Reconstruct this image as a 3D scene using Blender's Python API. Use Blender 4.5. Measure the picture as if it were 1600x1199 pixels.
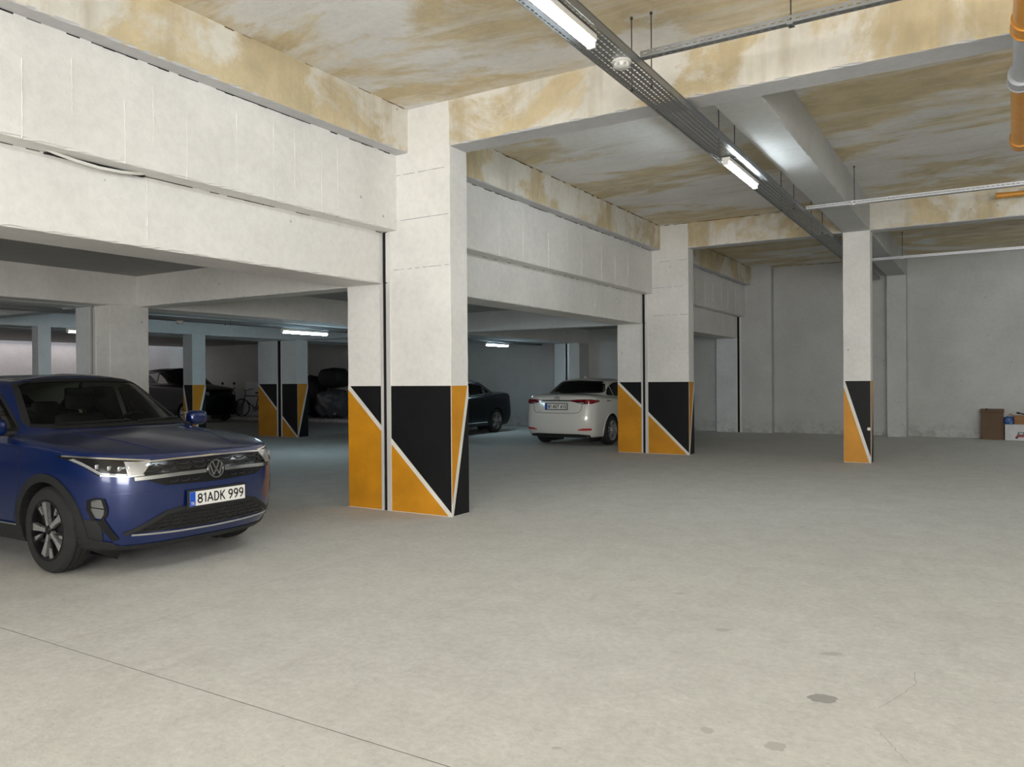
import bpy, bmesh, math, random
from mathutils import Vector, Matrix
from mathutils.bvhtree import BVHTree
random.seed(7)
S = bpy.context.scene
for o in list(bpy.data.objects): bpy.data.objects.remove(o)
COL = S.collection
# ------------------------------------------------------------------ camera
F_PX, YAW, PITCH, ROLL, EYE = 1220.3, math.radians(31.405), math.radians(-0.243), math.radians(-0.411), 1.45
fw = Vector((-math.sin(YAW)*math.cos(PITCH), math.cos(YAW)*math.cos(PITCH), math.sin(PITCH)))
rt0 = Vector((math.cos(YAW), math.sin(YAW), 0)); up0 = rt0.cross(fw)
rt = rt0*math.cos(ROLL)+up0*math.sin(ROLL); up = -rt0*math.sin(ROLL)+up0*math.cos(ROLL)
cd = bpy.data.cameras.new('camera'); cam = bpy.data.objects.new('camera', cd); COL.objects.link(cam)
M = Matrix((rt, up, -fw)).transposed().to_4x4(); M.translation = (0, 0, EYE); cam.matrix_world = M
cd.sensor_fit = 'HORIZONTAL'; cd.sensor_width = 36; cd.lens = 36*F_PX/1600; cd.clip_start = .05; cd.clip_end = 200
S.camera = cam
# ------------------------------------------------------------------ light
w = bpy.data.worlds.new('sky'); S.world = w; w.use_nodes = True
bg = w.node_tree.nodes['Background']; bg.inputs[0].default_value = (.80, .90, 1, 1); bg.inputs[1].default_value = 1.0
def area(name, loc, direction, sx, sy, power, color, spread=180):
    l = bpy.data.lights.new(name, 'AREA'); l.shape = 'RECTANGLE'; l.size = sx; l.size_y = sy; l.energy = power; l.color = color
    l.spread = math.radians(spread)
    o = bpy.data.objects.new(name, l); COL.objects.link(o); o.location = loc
    o.rotation_euler = Vector(direction).to_track_quat('-Z', 'Y').to_euler(); return o
# daylight entering through the two entrance openings in the wall behind the photographer
area('daylight_ramp_door', (-4.6, -6.9, 1.9), (0, 1, -.25), 2.6, 2.8, 180, (1, .97, .925))
area('daylight_wide_door', (3.4, -6.9, 2.0), (-.12, 1, -.45), 7.0, 3.2, 1160, (1, .975, .94))
# added light in an invented slab opening, brightens the far left wall
area('added_left_wall_fill', (-30.1, 9.0, 2.96), (0, 0, -1), 1.2, 22.0, 75, (1, .90, .87))
S.view_settings.view_transform = 'Standard'; S.view_settings.look = 'None'
S.view_settings.gamma = 1; S.view_settings.use_curve_mapping = False
S.view_settings.exposure = 0.12
# ------------------------------------------------------------------ materials
def srgb(r, g, b):
    f = lambda c: (c/255/12.92) if c <= 10 else ((c/255+.055)/1.055)**2.4
    return (f(r), f(g), f(b), 1)
class NT:
    def __init__(s, name):
        s.m = bpy.data.materials.new(name); s.m.use_nodes = True; s.t = s.m.node_tree; s.b = s.t.nodes['Principled BSDF']; s._c = None
    def n(s, ty, **kw):
        n = s.t.nodes.new(ty)
        for k, v in kw.items():
            if hasattr(n, k): setattr(n, k, v)
        return n
    def l(s, a, b): s.t.links.new(a, b)
    def pos(s, scale=(1, 1, 1)):
        if not s._c: s._c = s.n('ShaderNodeTexCoord')
        mp = s.n('ShaderNodeMapping'); mp.inputs['Scale'].default_value = scale; s.l(s._c.outputs['Object'], mp.inputs[0]); return mp.outputs[0]
    def noise(s, scale, detail=4, rough=.55, vec=(1, 1, 1), dist=0):
        n = s.n('ShaderNodeTexNoise'); n.inputs['Scale'].default_value = scale; n.inputs['Detail'].default_value = detail
        n.inputs['Roughness'].default_value = rough; n.inputs['Distortion'].default_value = dist
        s.l(s.pos(vec), n.inputs['Vector']); return n.outputs[0]
    def ramp(s, fac, stops):
        r = s.n('ShaderNodeValToRGB'); e = r.color_ramp.elements
        while len(e) < len(stops): e.new(.5)
        for i, (p, c) in enumerate(stops):
            e[i].position = p; e[i].color = c if len(c) == 4 else (*c, 1)
        s.l(fac, r.inputs[0]); return r.outputs[0]
    def mix(s, fac, a, b, mode='MIX'):
        m = s.n('ShaderNodeMix'); m.data_type = 'RGBA'; m.blend_type = mode
        for inp, v in ((m.inputs['Factor'], fac), (m.inputs['A'], a), (m.inputs['B'], b)):
            pass
        fi, ai, bi = m.inputs[0], m.inputs[6], m.inputs[7]
        for inp, v in ((fi, fac), (ai, a), (bi, b)):
            if isinstance(v, (int, float)): inp.default_value = v
            elif isinstance(v, (tuple, list)): inp.default_value = v if len(v) == 4 else (*v, 1)
            else: s.l(v, inp)
        return m.outputs[2]
    def bump(s, h, strength=.3, dist=.01):
        b = s.n('ShaderNodeBump'); b.inputs['Strength'].default_value = strength; b.inputs['Distance'].default_value = dist
        s.l(h, b.inputs['Height']); s.l(b.outputs[0], s.b.inputs['Normal'])
    def set(s, **kw):
        for k, v in kw.items():
            i = s.b.inputs[k.replace('_', ' ')]
            if hasattr(v, 'is_linked'): s.l(v, i)
            else: i.default_value = v
        return s
def plain(name, col, rough=.5, metal=0, **kw):
    t = NT(name); t.set(Base_Color=col, Roughness=rough, Metallic=metal)
    for k, v in kw.items(): t.b.inputs[k.replace('_', ' ')].default_value = v
    # fine wear so that no surface is perfectly even
    nz = t.noise(9, 3); r = t.ramp(nz, [(.3, (max(rough-.06, .02),)*3), (.7, (min(rough+.06, 1),)*3)]); t.l(r, t.b.inputs['Roughness'])
    return t.m
K0, K1 = (0, 0, 0), (1, 1, 1)
def concrete(name, base, stain=None, amount=(.5, .62), spots=True, streak=False, dirt_floor=False, planks=False, rough=.85, sscale=.42, vec=(1, 1, 1)):
    t = NT(name); b = tuple(base[:3])
    dk = tuple(c*.86 for c in b); lt = tuple(min(c*1.05, 1) for c in b)
    c = t.ramp(t.noise(1.1, 5, .6), [(.32, dk), (.62, lt)])
    c = t.mix(.35, c, t.ramp(t.noise(14, 5, .65), [(.35, dk), (.6, lt)]))
    if stain:
        big = t.noise(sscale, 8, .66, vec=vec, dist=.5); f = t.ramp(big, [(amount[0], K0), (amount[1], K1)])
        sc = t.ramp(t.noise(2.3, 5, .7), [(.3, tuple(x*.8 for x in stain[:3])), (.7, tuple(min(1, x*1.15) for x in stain[:3]))])
        c = t.mix(f, c, sc)
        if streak:   # water runs below the slab
            st = t.noise(3.2, 4, .6, vec=(1, 1, .12)); c = t.mix(t.ramp(st, [(.52, K0), (.72, (.55,)*3)]), c, tuple(x*.62 for x in stain[:3]))
    if planks:   # imprint of the formwork boards and grey wash streaks across the slab
        pk = t.noise(2.6, 5, .65, vec=(.25, 1.6, 1), dist=.4); c = t.mix(t.ramp(pk, [(.50, K0), (.68, (.55,)*3)]), c, tuple(x*1.08 for x in b))
        pk = t.noise(1.7, 5, .7, vec=(.3, 1.3, 1), dist=.5); c = t.mix(t.ramp(pk, [(.56, K0), (.74, (.45,)*3)]), c, (.50, .44, .33))
    if spots:
        v = t.n('ShaderNodeTexVoronoi'); v.inputs['Scale'].default_value = 3.1; t.l(t.pos(), v.inputs['Vector'])
        c = t.mix(t.ramp(v.outputs['Distance'], [(.035, (.6,)*3), (.06, K0)]), c, tuple(x*.35 for x in b))
    if dirt_floor:
        sep = t.n('ShaderNodeSeparateXYZ'); t.l(t.pos(), sep.inputs[0])
        mr = t.n('ShaderNodeMapRange'); mr.inputs[1].default_value = .42; mr.inputs[2].default_value = .0; t.l(sep.outputs[2], mr.inputs[0])
        mu = t.n('ShaderNodeMath', operation='MULTIPLY'); t.l(mr.outputs[0], mu.inputs[0])
        t.l(t.ramp(t.noise(5, 5, .7), [(.45, K0), (.65, (.55,)*3)]), mu.inputs[1])
        c = t.mix(mu.outputs[0], c, (.13, .12, .095))
    t.set(Base_Color=c, Roughness=rough)
    h = t.mix(.5, t.noise(26, 6, .7), t.noise(3.5, 4, .6)); t.bump(h, .35, .02)
    return t.m
WHITE = (.76, .745, .715); TAN = (.64, .535, .34)
m_white = concrete('white_painted_concrete', WHITE)
m_grey = concrete('grey_painted_concrete', (.53, .535, .52), dirt_floor=True)
m_beam = concrete('stained_beam_concrete', (.72, .69, .62), (.60, .50, .32), (.455, .525), streak=True, sscale=.7)
m_ceil = concrete('stained_ceiling', (.78, .765, .735), TAN, (.455, .515), spots=False, sscale=.36, vec=(.75, 1.35, 1), planks=True)
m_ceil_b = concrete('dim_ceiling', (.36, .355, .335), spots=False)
m_blue = concrete('bluish_white_concrete', (.62, .65, .655), dirt_floor=True)
m_left = concrete('left_wall_plaster', (.66, .61, .60), dirt_floor=True)
def floor_mat():
    t = NT('dusty_floor_concrete')
    c = t.ramp(t.noise(.45, 6, .62, dist=.5), [(.33, (.53, .522, .495)), (.66, (.63, .622, .59))])
    c = t.mix(.45, c, t.ramp(t.noise(3.6, 8, .74, dist=.25), [(.36, (.46, .452, .425)), (.62, (.67, .662, .63))]))
    c = t.mix(t.ramp(t.noise(1.6, 6, .7, vec=(1, .16, 1), dist=.8), [(.56, K0), (.70, (.30,)*3)]), c, (.66, .645, .60))
    c = t.mix(t.ramp(t.noise(2.4, 7, .72, vec=(1.2, .6, 1), dist=.4), [(.58, K0), (.66, (.35,)*3)]), c, (.42, .40, .36))
    c = t.mix(.30, c, t.ramp(t.noise(22, 6, .75), [(.34, (.40, .39, .36)), (.64, (.74, .73, .69))]))
    c = t.mix(t.ramp(t.noise(30, 3, .6), [(.64, K0), (.70, (.35,)*3)]), c, (.36, .345, .31))
    t.set(Base_Color=c, Roughness=t.ramp(t.noise(2.1, 5), [(.3, (.62,)*3), (.7, (.86,)*3)]))
    t.b.inputs['Specular IOR Level'].default_value = .35
    t.bump(t.mix(.5, t.noise(40, 6, .7), t.noise(7, 6, .7)), .30, .012); return t.m
m_floor = floor_mat()
def worn(name, base, wear, lo=.62, hi=.72, rough=.5):
    t = NT(name); b = tuple(base[:3])
    c = t.ramp(t.noise(2.2, 5, .6), [(.3, tuple(x*.82 for x in b)), (.7, tuple(min(1, x*1.12) for x in b))])
    c = t.mix(t.ramp(t.noise(6, 6, .7), [(lo, K0), (hi, (.6,)*3)]), c, wear)
    t.set(Base_Color=c, Roughness=rough); t.bump(t.noise(24, 5, .7), .25, .008); return t.m
m_yel = worn('ochre_paint', (.60, .255, .008), (.66, .40, .06), .62, .78)
m_blk = worn('black_paint', (.009, .009, .010), (.045, .045, .042), .66, .82, .5); m_blk.node_tree.nodes['Principled BSDF'].inputs['Specular IOR Level'].default_value = .22
m_wst = worn('white_stripe_paint', (.74, .72, .66), (.5, .47, .4), .66, .8)
m_gap = plain('black_joint_filler', (.006, .006, .007, 1), .9)
m_alu = plain('white_metal_strip', (.72, .71, .69, 1), .38, .25)
m_galv = plain('galvanised_steel', (.30, .31, .32, 1), .42, .75)
m_galvl = plain('light_galvanised_steel', (.55, .56, .58, 1), .38, .55); m_fog = plain('smoky_lamp_lens', (.20, .205, .20, 1), .12, .5)
m_rod = plain('dark_threaded_rod', (.07, .06, .05, 1), .5, .6)
m_plw = plain('white_plastic', (.74, .73, .69, 1), .45)
m_plg = plain('grey_plastic', (.38, .39, .41, 1), .5)
m_org = plain('orange_drain_pipe', (.62, .27, .035, 1), .35)
m_pgrey = plain('grey_drain_pipe', (.42, .43, .45, 1), .35)
m_card = worn('cardboard', (.14, .085, .05), (.10, .06, .035), .6, .75, .85)
m_card2 = worn('brown_cardboard', (.36, .19, .09), (.28, .15, .07), .6, .75, .85)
m_wbox = worn('white_carton', (.62, .62, .63), (.5, .5, .5), .6, .75, .7)
m_red = plain('red_print', (.35, .04, .05, 1), .6); m_bluebag = worn('blue_plastic_bag', (.015, .07, .26), (.03, .12, .36), .5, .7, .4)
m_rub = plain('tyre_rubber', (.014, .0135, .013, 1), .82)
m_dark = plain('dark_plastic', (.012, .012, .013, 1), .55)
m_clad = plain('black_cladding_plastic', (.011, .0115, .0125, 1), .6)
m_gloss = plain('gloss_black', (.008, .008, .009, 1), .18)
m_chr = plain('chrome', (.80, .80, .80, 1), .16, 1.0)
m_silv = plain('machined_alloy', (.66, .66, .66, 1), .30, .85)
m_int = plain('interior_grey', (.05, .05, .05, 1), .8); m_head = plain('headliner_cloth', (.42, .43, .39, 1), .9)
m_plate = plain('plate_white', (.80, .79, .76, 1), .4); m_pblue = plain('plate_blue', (.01, .08, .55, 1), .4); m_ink = plain('plate_ink', (.005, .005, .006, 1), .4)
m_pwhite = plain('plate_blue_text', (.8, .8, .8, 1), .4)
m_lens = plain('lamp_lens', (.50, .51, .52, 1), .12, .55); m_redl = plain('red_lamp_lens', (.24, .008, .012, 1), .12); m_dredl = plain('dark_red_lens', (.05, .004, .008, 1), .1)
m_refl = plain('red_reflector', (.50, .03, .04, 1), .2); m_amber = plain('amber_lens', (.30, .10, .02, 1), .25)
m_black_body = plain('dark_bundle', (.012, .012, .013, 1), .6); m_wrap = plain('plastic_wrap', (.10, .105, .12, 1), .3); m_redthing = plain('dull_red_plastic', (.10, .018, .02, 1), .5)
m_board = plain('white_board', (.60, .60, .63, 1), .5)
def paint(name, col, metal, rough, dust=.0):
    t = NT(name); c = col
    if dust:   # dust lying on the upward faces
        g = t.n('ShaderNodeNewGeometry'); sp = t.n('ShaderNodeSeparateXYZ'); t.l(g.outputs['Normal'], sp.inputs[0])
        mr = t.n('ShaderNodeMapRange'); mr.inputs[1].default_value = .72; mr.inputs[2].default_value = .98; mr.inputs[4].default_value = dust; t.l(sp.outputs[2], mr.inputs[0])
        c = t.mix(mr.outputs[0], col, (.16, .15, .135)); t.b.inputs['Base Color'].default_value = col
    t.set(Base_Color=c, Metallic=metal, Roughness=rough, Coat_Weight=1.0, Coat_Roughness=.11); return t.m
m_cblue = paint('metallic_blue_paint', (.002, .0155, .098, 1), .35, .28, .18)
m_cwhite = paint('white_car_paint', (.66, .655, .61, 1), 0, .35)
m_cblack = paint('black_blue_car_paint', (.003, .004, .008, 1), 0, .3); m_cblack.node_tree.nodes['Principled BSDF'].inputs['Coat Weight'].default_value = .35; m_cblack.node_tree.nodes['Principled BSDF'].inputs['Specular IOR Level'].default_value = .2
m_cvan = paint('black_van_paint', (.003, .003, .004, 1), 0, .4); m_cvan.node_tree.nodes['Principled BSDF'].inputs['Coat Weight'].default_value = .15; m_cvan.node_tree.nodes['Principled BSDF'].inputs['Specular IOR Level'].default_value = .2
def glass(name, tint, refl):
    m = bpy.data.materials.new(name); m.use_nodes = True; t = m.node_tree; t.nodes.clear()
    o = t.nodes.new('ShaderNodeOutputMaterial'); mx = t.nodes.new('ShaderNodeMixShader'); tr = t.nodes.new('ShaderNodeBsdfTransparent'); gl = t.nodes.new('ShaderNodeBsdfGlossy')
    fr = t.nodes.new('ShaderNodeFresnel'); fr.inputs[0].default_value = refl; tr.inputs[0].default_value = tint; gl.inputs['Roughness'].default_value = .03
    t.links.new(fr.outputs[0], mx.inputs[0]); t.links.new(tr.outputs[0], mx.inputs[1]); t.links.new(gl.outputs[0], mx.inputs[2]); t.links.new(mx.outputs[0], o.inputs[0]); return m
m_glass = glass('green_tinted_glass', (.62, .68, .60, 1), 1.5)
m_priv = glass('dark_tinted_glass', (.006, .007, .009, 1), 1.42)
def emit(name, col, st):
    m = bpy.data.materials.new(name); m.use_nodes = True; t = m.node_tree; t.nodes.clear()
    o = t.nodes.new('ShaderNodeOutputMaterial'); e = t.nodes.new('ShaderNodeEmission'); e.inputs[0].default_value = col; e.inputs[1].default_value = st; t.links.new(e.outputs[0], o.inputs[0]); return m
m_tube = emit('lamp_tube_light', (.84, .94, 1, 1), 95); m_tube2 = emit('cool_lamp_tube_light', (.62, .86, 1, 1), 75); m_tube3 = emit('weak_lamp_tube_light', (.72, .88, 1, 1), 7)
# ------------------------------------------------------------------ mesh helpers
def tag(o, label=None, cat=None, group=None, kind=None):
    if label: o['label'] = label
    if cat: o['category'] = cat
    if group: o['group'] = group
    if kind: o['kind'] = kind
    return o
def link(name, me, mat=None, parent=None):
    o = bpy.data.objects.new(name, me); COL.objects.link(o)
    if mat is not None:
        for mm in (mat if isinstance(mat, (list, tuple)) else [mat]): me.materials.append(mm)
    if parent is not None: o.parent = parent
    return o
def bmo(name, bm, mat, parent=None, smooth=None):
    me = bpy.data.meshes.new(name); bm.normal_update(); bm.to_mesh(me); bm.free()
    if smooth is not None:
        me.polygons.foreach_set('use_smooth', [True]*len(me.polygons))
        try: me.set_sharp_from_angle(angle=math.radians(smooth))
        except Exception: pass
    return link(name, me, mat, parent)
def empty(name, loc=(0, 0, 0), rz=0):
    o = bpy.data.objects.new(name, None); COL.objects.link(o); o.location = loc; o.rotation_euler = (0, 0, rz); o.empty_display_size = .2; return o
def bx(bm, x0, x1, y0, y1, z0, z1, mi=0, bev=0, mat=None):
    vs = [bm.verts.new(Vector(p)) for p in ((x0, y0, z0), (x1, y0, z0), (x1, y1, z0), (x0, y1, z0), (x0, y0, z1), (x1, y0, z1), (x1, y1, z1), (x0, y1, z1))]
    if mat is not None:
        for v in vs: v.co = mat @ v.co
    fs = []
    for f in ((3, 2, 1, 0), (4, 5, 6, 7), (0, 1, 5, 4), (1, 2, 6, 5), (2, 3, 7, 6), (3, 0, 4, 7)):
        fc = bm.faces.new([vs[i] for i in f]); fc.material_index = mi; fs.append(fc)
    if bev:
        es = list({e for f in fs for e in f.edges}); bmesh.ops.bevel(bm, geom=es, offset=bev, segments=2, affect='EDGES', profile=.5)
    return vs
def tube(bm, a, b, r, n=10, r2=None, cap=True):
    a, b = Vector(a), Vector(b); d = (b-a).normalized(); q = d.to_track_quat('Z', 'Y'); r2 = r if r2 is None else r2; A, B = [], []
    for i in range(n):
        t = 2*math.pi*i/n; v = Vector((math.cos(t), math.sin(t), 0)); A.append(bm.verts.new(a+q@(v*r))); B.append(bm.verts.new(b+q@(v*r2)))
    for i in range(n): bm.faces.new((A[i], A[(i+1) % n], B[(i+1) % n], B[i]))
    if cap: bm.faces.new(A[::-1]); bm.faces.new(B)
def path(bm, pts, r, n=8):
    pts = [Vector(p) for p in pts]; rings = []
    for i, p in enumerate(pts):
        d = (pts[min(i+1, len(pts)-1)]-pts[max(i-1, 0)]).normalized(); q = d.to_track_quat('Z', 'Y')
        rings.append([bm.verts.new(p+q@Vector((math.cos(2*math.pi*k/n)*r, math.sin(2*math.pi*k/n)*r, 0))) for k in range(n)])
    # align rings
    for a, b in zip(rings, rings[1:]):
        off = min(range(n), key=lambda o: sum((a[k].co-b[(k+o) % n].co).length for k in range(n)))
        b[:] = b[off:]+b[:off]
        for k in range(n): bm.faces.new((a[k], a[(k+1) % n], b[(k+1) % n], b[k]))
    bm.faces.new(rings[0][::-1]); bm.faces.new(rings[-1])
def lathe(bm, prof, n=48, axis='Y', c=(0, 0, 0), close=False, mi=0):
    c = Vector(c); rings = []
    for (r, h) in prof:
        ring = []
        for i in range(n):
            t = 2*math.pi*i/n
            p = {'Y': (r*math.cos(t), h, r*math.sin(t)), 'Z': (r*math.cos(t), r*math.sin(t), h), 'X': (h, r*math.cos(t), r*math.sin(t))}[axis]
            ring.append(bm.verts.new(c+Vector(p)))
        rings.append(ring)
    pr = list(zip(rings, rings[1:]))+([(rings[-1], rings[0])] if close else [])
    for a, b in pr:
        for i in range(n):
            f = bm.faces.new((a[i], a[(i+1) % n], b[(i+1) % n], b[i])); f.material_index = mi
    return rings
def fix(bm): bmesh.ops.recalc_face_normals(bm, faces=bm.faces[:])
def box(name, x0, x1, y0, y1, z0, z1, mat, parent=None, bev=0):
    bm = bmesh.new(); bx(bm, x0, x1, y0, y1, z0, z1, 0, bev); fix(bm); return bmo(name, bm, mat, parent)
def rough_box(name, x0, x1, y0, y1, z0, z1, mat, parent=None, jit=.006, ch=.012, seg=.18, under=None):
    """cast concrete member: chamfered section swept along its longest axis, arrises uneven as struck from the formwork"""
    L = [x1-x0, y1-y0, z1-z0]; ax = L.index(max(L)); o = [0, 1, 2]; o.remove(ax); u, v = o
    lo, hi = (x0, y0, z0), (x1, y1, z1); n = max(2, min(260, int(L[ax]/seg)))
    sec = [(lo[u]+ch, lo[v]), (hi[u]-ch, lo[v]), (hi[u], lo[v]), (hi[u], lo[v]+ch), (hi[u], hi[v]-ch), (hi[u], hi[v]), (hi[u]-ch, hi[v]), (lo[u]+ch, hi[v]), (lo[u], hi[v]), (lo[u], hi[v]-ch), (lo[u], lo[v]+ch), (lo[u], lo[v])]; NS = 12
    bm = bmesh.new(); rings = []; rnd = random.Random(hash((round(x0, 2), round(y0, 2), round(z0, 2))) & 0xffff)
    cu, cv = (lo[u]+hi[u])/2, (lo[v]+hi[v])/2
    for i in range(n+1):
        a = lo[ax]+(hi[ax]-lo[ax])*i/n; ring = []
        for k, (p, q) in enumerate(sec):
            j = (.15+rnd.random()**2.2)*jit if k in (2, 5, 8, 11) else 0
            c = [0, 0, 0]; c[ax] = a; c[u] = p-j*(1 if p > cu else -1); c[v] = q-j*(1 if q > cv else -1); ring.append(bm.verts.new(c))
        rings.append(ring)
    for A, B in zip(rings, rings[1:]):
        for k in range(NS): bm.faces.new((A[k], A[(k+1) % NS], B[(k+1) % NS], B[k]))
    bm.faces.new(rings[0]); bm.faces.new(rings[-1]); fix(bm)
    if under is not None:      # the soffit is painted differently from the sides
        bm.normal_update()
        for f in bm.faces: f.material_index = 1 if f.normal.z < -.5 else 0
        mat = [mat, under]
    return bmo(name, bm, mat, parent)
def clip(poly, f):
    out = []
    for i, p in enumerate(poly):
        q = poly[(i+1) % len(poly)]; a, b = f(p), f(q)
        if a >= 0: out.append(p)
        if (a >= 0) != (b >= 0): t = a/(a-b); out.append((p[0]+(q[0]-p[0])*t, p[1]+(q[1]-p[1])*t))
    return out
def slab2d(name, poly, to3, nrm, t, mat, parent):
    """thin solid from a planar polygon; to3 maps (u,v) to 3D, nrm is the outward direction"""
    if len(poly) < 3: return None
    bm = bmesh.new(); n = Vector(nrm)
    A = [bm.verts.new(Vector(to3(p))) for p in poly]; B = [bm.verts.new(Vector(to3(p))+n*t) for p in poly]
    bm.faces.new(A[::-1]); bm.faces.new(B)
    for i in range(len(poly)): j = (i+1) % len(poly); bm.faces.new((A[i], A[j], B[j], B[i]))
    fix(bm); return bmo(name, bm, mat, parent)
# ------------------------------------------------------------------ structure: floor, ceilings, walls
XA, XAL, XBR, XBL = -4.868, -5.74, -5.80, -6.336      # expansion joint pair beside the aisle
YR = [(6.733, 7.054), (14.432, 14.726)]
ZB, ZC, XT, ZT, XM, ZM, ZL = 3.941, 4.421, -5.426, 3.948, -5.594, 3.117, 2.542
YW, YBACK, XLEFT, XRIGHT, ZCB = 21.5, -7.0, -30.8, 9.0, 2.97
def struct(o, label): return tag(o, label, None, None, 'structure')
fl = struct(box('floor', XLEFT-.3, XRIGHT+.3, YBACK-6, YW+.3, -.2, 0, m_floor), 'dusty grey-beige concrete garage floor')
for (x0, x1, y0, y1) in ((-6.0, 8, 2.366, 2.3695), (-4.45, -4.4465, 2.37, 14.4)):
    box('saw_cut_joint', x0, x1, y0, y1, -.002, .0006, plain('saw_cut', (.09, .085, .075, 1), .9) if y1-y0 < 1 else plain('faint_saw_cut', (.40, .385, .35, 1), .9), fl)
def spot(x, y, rx, ry, seed, mat):
    bm = bmesh.new(); r = random.Random(seed); ring = []
    for i in range(22):
        t = 2*math.pi*i/22; k = .8+.3*r.random(); a, b = rx*k*math.cos(t), ry*k*math.sin(t); ring.append((x+a*rt0.x-b*rt0.y, y+a*rt0.y+b*rt0.x))
    A = [bm.verts.new((a, b, .0015)) for a, b in ring]; bm.faces.new(A); fix(bm)
    return bmo('oil_stain', bm, mat, fl)
m_oil = plain('oil_stain', (.33, .325, .31, 1), .75); m_oil2 = plain('faint_stain', (.46, .45, .42, 1), .8)
for k, (a, b, c, d) in enumerate(((-.648, 3.734, .065, .05, ), (-.722, 3.154, .045, .04), (-1.312, 4.466, .05, .03), (-.709, 4.367, .06, .025), (-.996, 3.155, .03, .03), (-1.787, 5.08, .04, .02), (-1.557, 7.943, .03, .02), (-.303, 4.593, .008, .008), (-1.456, 2.702, .022, .012))): spot(a, b, c, d, k, m_oil if k == 0 else m_oil2)
def crack(pts, seed):
    r = random.Random(seed); bm = bmesh.new(); P = []
    for a, b in zip(pts, pts[1:]):
        for i in range(6): t = i/6; P.append((a[0]+(b[0]-a[0])*t+r.uniform(-.006, .006), a[1]+(b[1]-a[1])*t+r.uniform(-.006, .006)))
    rows = [[bm.verts.new((x-.0012, y, .0008)), bm.verts.new((x+.0012, y, .0008))] for x, y in P]
    for A, B in zip(rows, rows[1:]): bm.faces.new((A[0], A[1], B[1], B[0]))
    fix(bm); bmo('floor_crack', bm, m_oil, fl)
crack([(-.406, 3.537), (-.358, 3.444), (-.314, 3.363), (-.251, 3.26)], 1); crack([(-.42, 3.748), (-.36, 3.92), (-.297, 4.137), (-.322, 4.331)], 2)
cl = struct(box('ceiling', XT-.4, XRIGHT, YBACK, YW, ZC, ZC+.25, m_ceil), 'water-stained concrete slab over the tall aisle')
struct(box('ceiling', XLEFT+1.4, XBL, YBACK, YW, ZCB, ZCB+.25, m_ceil_b), 'low grey ceiling over the side bays')  # stops short of the left wall: invented opening for the added light
struct(box('wall_far', XLEFT-.3, XRIGHT+.3, YW, YW+.3, 0, 4.7, m_grey), 'grey white end wall of the garage')
struct(box('wall_left', XLEFT-.3, XLEFT, YBACK, YW, 0, 4.7, m_left), 'pale wall at the far left end of the side bays')
struct(box('wall_right', XRIGHT, XRIGHT+.3, YBACK, YW, 0, 4.7, m_grey), 'grey white wall right of the aisle')
bm = bmesh.new()
for r in ((XLEFT, -6.0, 0, 4.7), (-6.0, -3.2, 3.4, 4.7), (-3.2, -.2, 0, 4.7), (-.2, 7.0, 3.7, 4.7), (7.0, XRIGHT, 0, 4.7)): bx(bm, r[0], r[1], YBACK-.3, YBACK, r[2], r[3])
fix(bm); struct(bmo('wall_back', bm, m_white), 'white rear wall with two entrance openings')
# ------------------------------------------------------------------ structure: beams
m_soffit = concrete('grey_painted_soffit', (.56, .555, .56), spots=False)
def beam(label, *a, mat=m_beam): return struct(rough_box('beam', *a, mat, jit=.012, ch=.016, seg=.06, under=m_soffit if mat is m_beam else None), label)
bays = [(YBACK, YR[0][0], 'nearest bay'), (YR[0][1], YR[1][0], 'second bay'), (YR[1][1], 21.2, 'last bay')]
rnd = random.Random(5); lows = []
def ridge(parent, x, y, a, b):
    bm = bmesh.new(); n = 14; rows = []
    for i in range(n+1):
        z = a+(b-a)*i/n; yy = y+rnd.uniform(-.004, .004); w = rnd.uniform(.002, .008); h = rnd.uniform(.0, .007)
        rows.append([bm.verts.new(p) for p in ((x-.004, yy-w, z), (x+h, yy, z), (x-.004, yy+w, z))])
    for A, B in zip(rows, rows[1:]):
        for k in range(2): bm.faces.new((A[k], A[k+1], B[k+1], B[k]))
    fix(bm); bmo('mortar_ridge', bm, m_white, parent)
def seam(parent, name, mat, p0, p1, tmin, tmax, axis, gap=.25, seg=.09):
    """broken dark line along a construction joint: irregular thin pieces joined into one part"""
    bm = bmesh.new(); p0, p1 = Vector(p0), Vector(p1); L = (p1-p0).length; d = (p1-p0)/L; n = int(L/seg); rows = None
    for i in range(n):
        if rnd.random() < gap: continue
        a, b = p0+d*(i*seg), p0+d*((i+1)*seg+.004); t = rnd.uniform(tmin, tmax); e = Vector(axis)*t
        lo = Vector((min(a.x, b.x), min(a.y, b.y), min(a.z, b.z))); hi = Vector((max(a.x, b.x), max(a.y, b.y), max(a.z, b.z)))
        lo2 = Vector([min(u, v) for u, v in zip(lo, lo+e)]); hi2 = Vector([max(u, v) for u, v in zip(hi, hi+e)])
        for k in range(3):
            if hi2[k]-lo2[k] < .004: lo2[k] -= .002; hi2[k] += .002
        bx(bm, lo2.x, hi2.x, lo2.y, hi2.y, lo2.z, hi2.z)
    fix(bm); o = bmo(name, bm, mat, parent); o['kind'] = 'stuff'; return o
m_rust = plain('rusty_seam', (.16, .085, .03, 1), .9)
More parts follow.
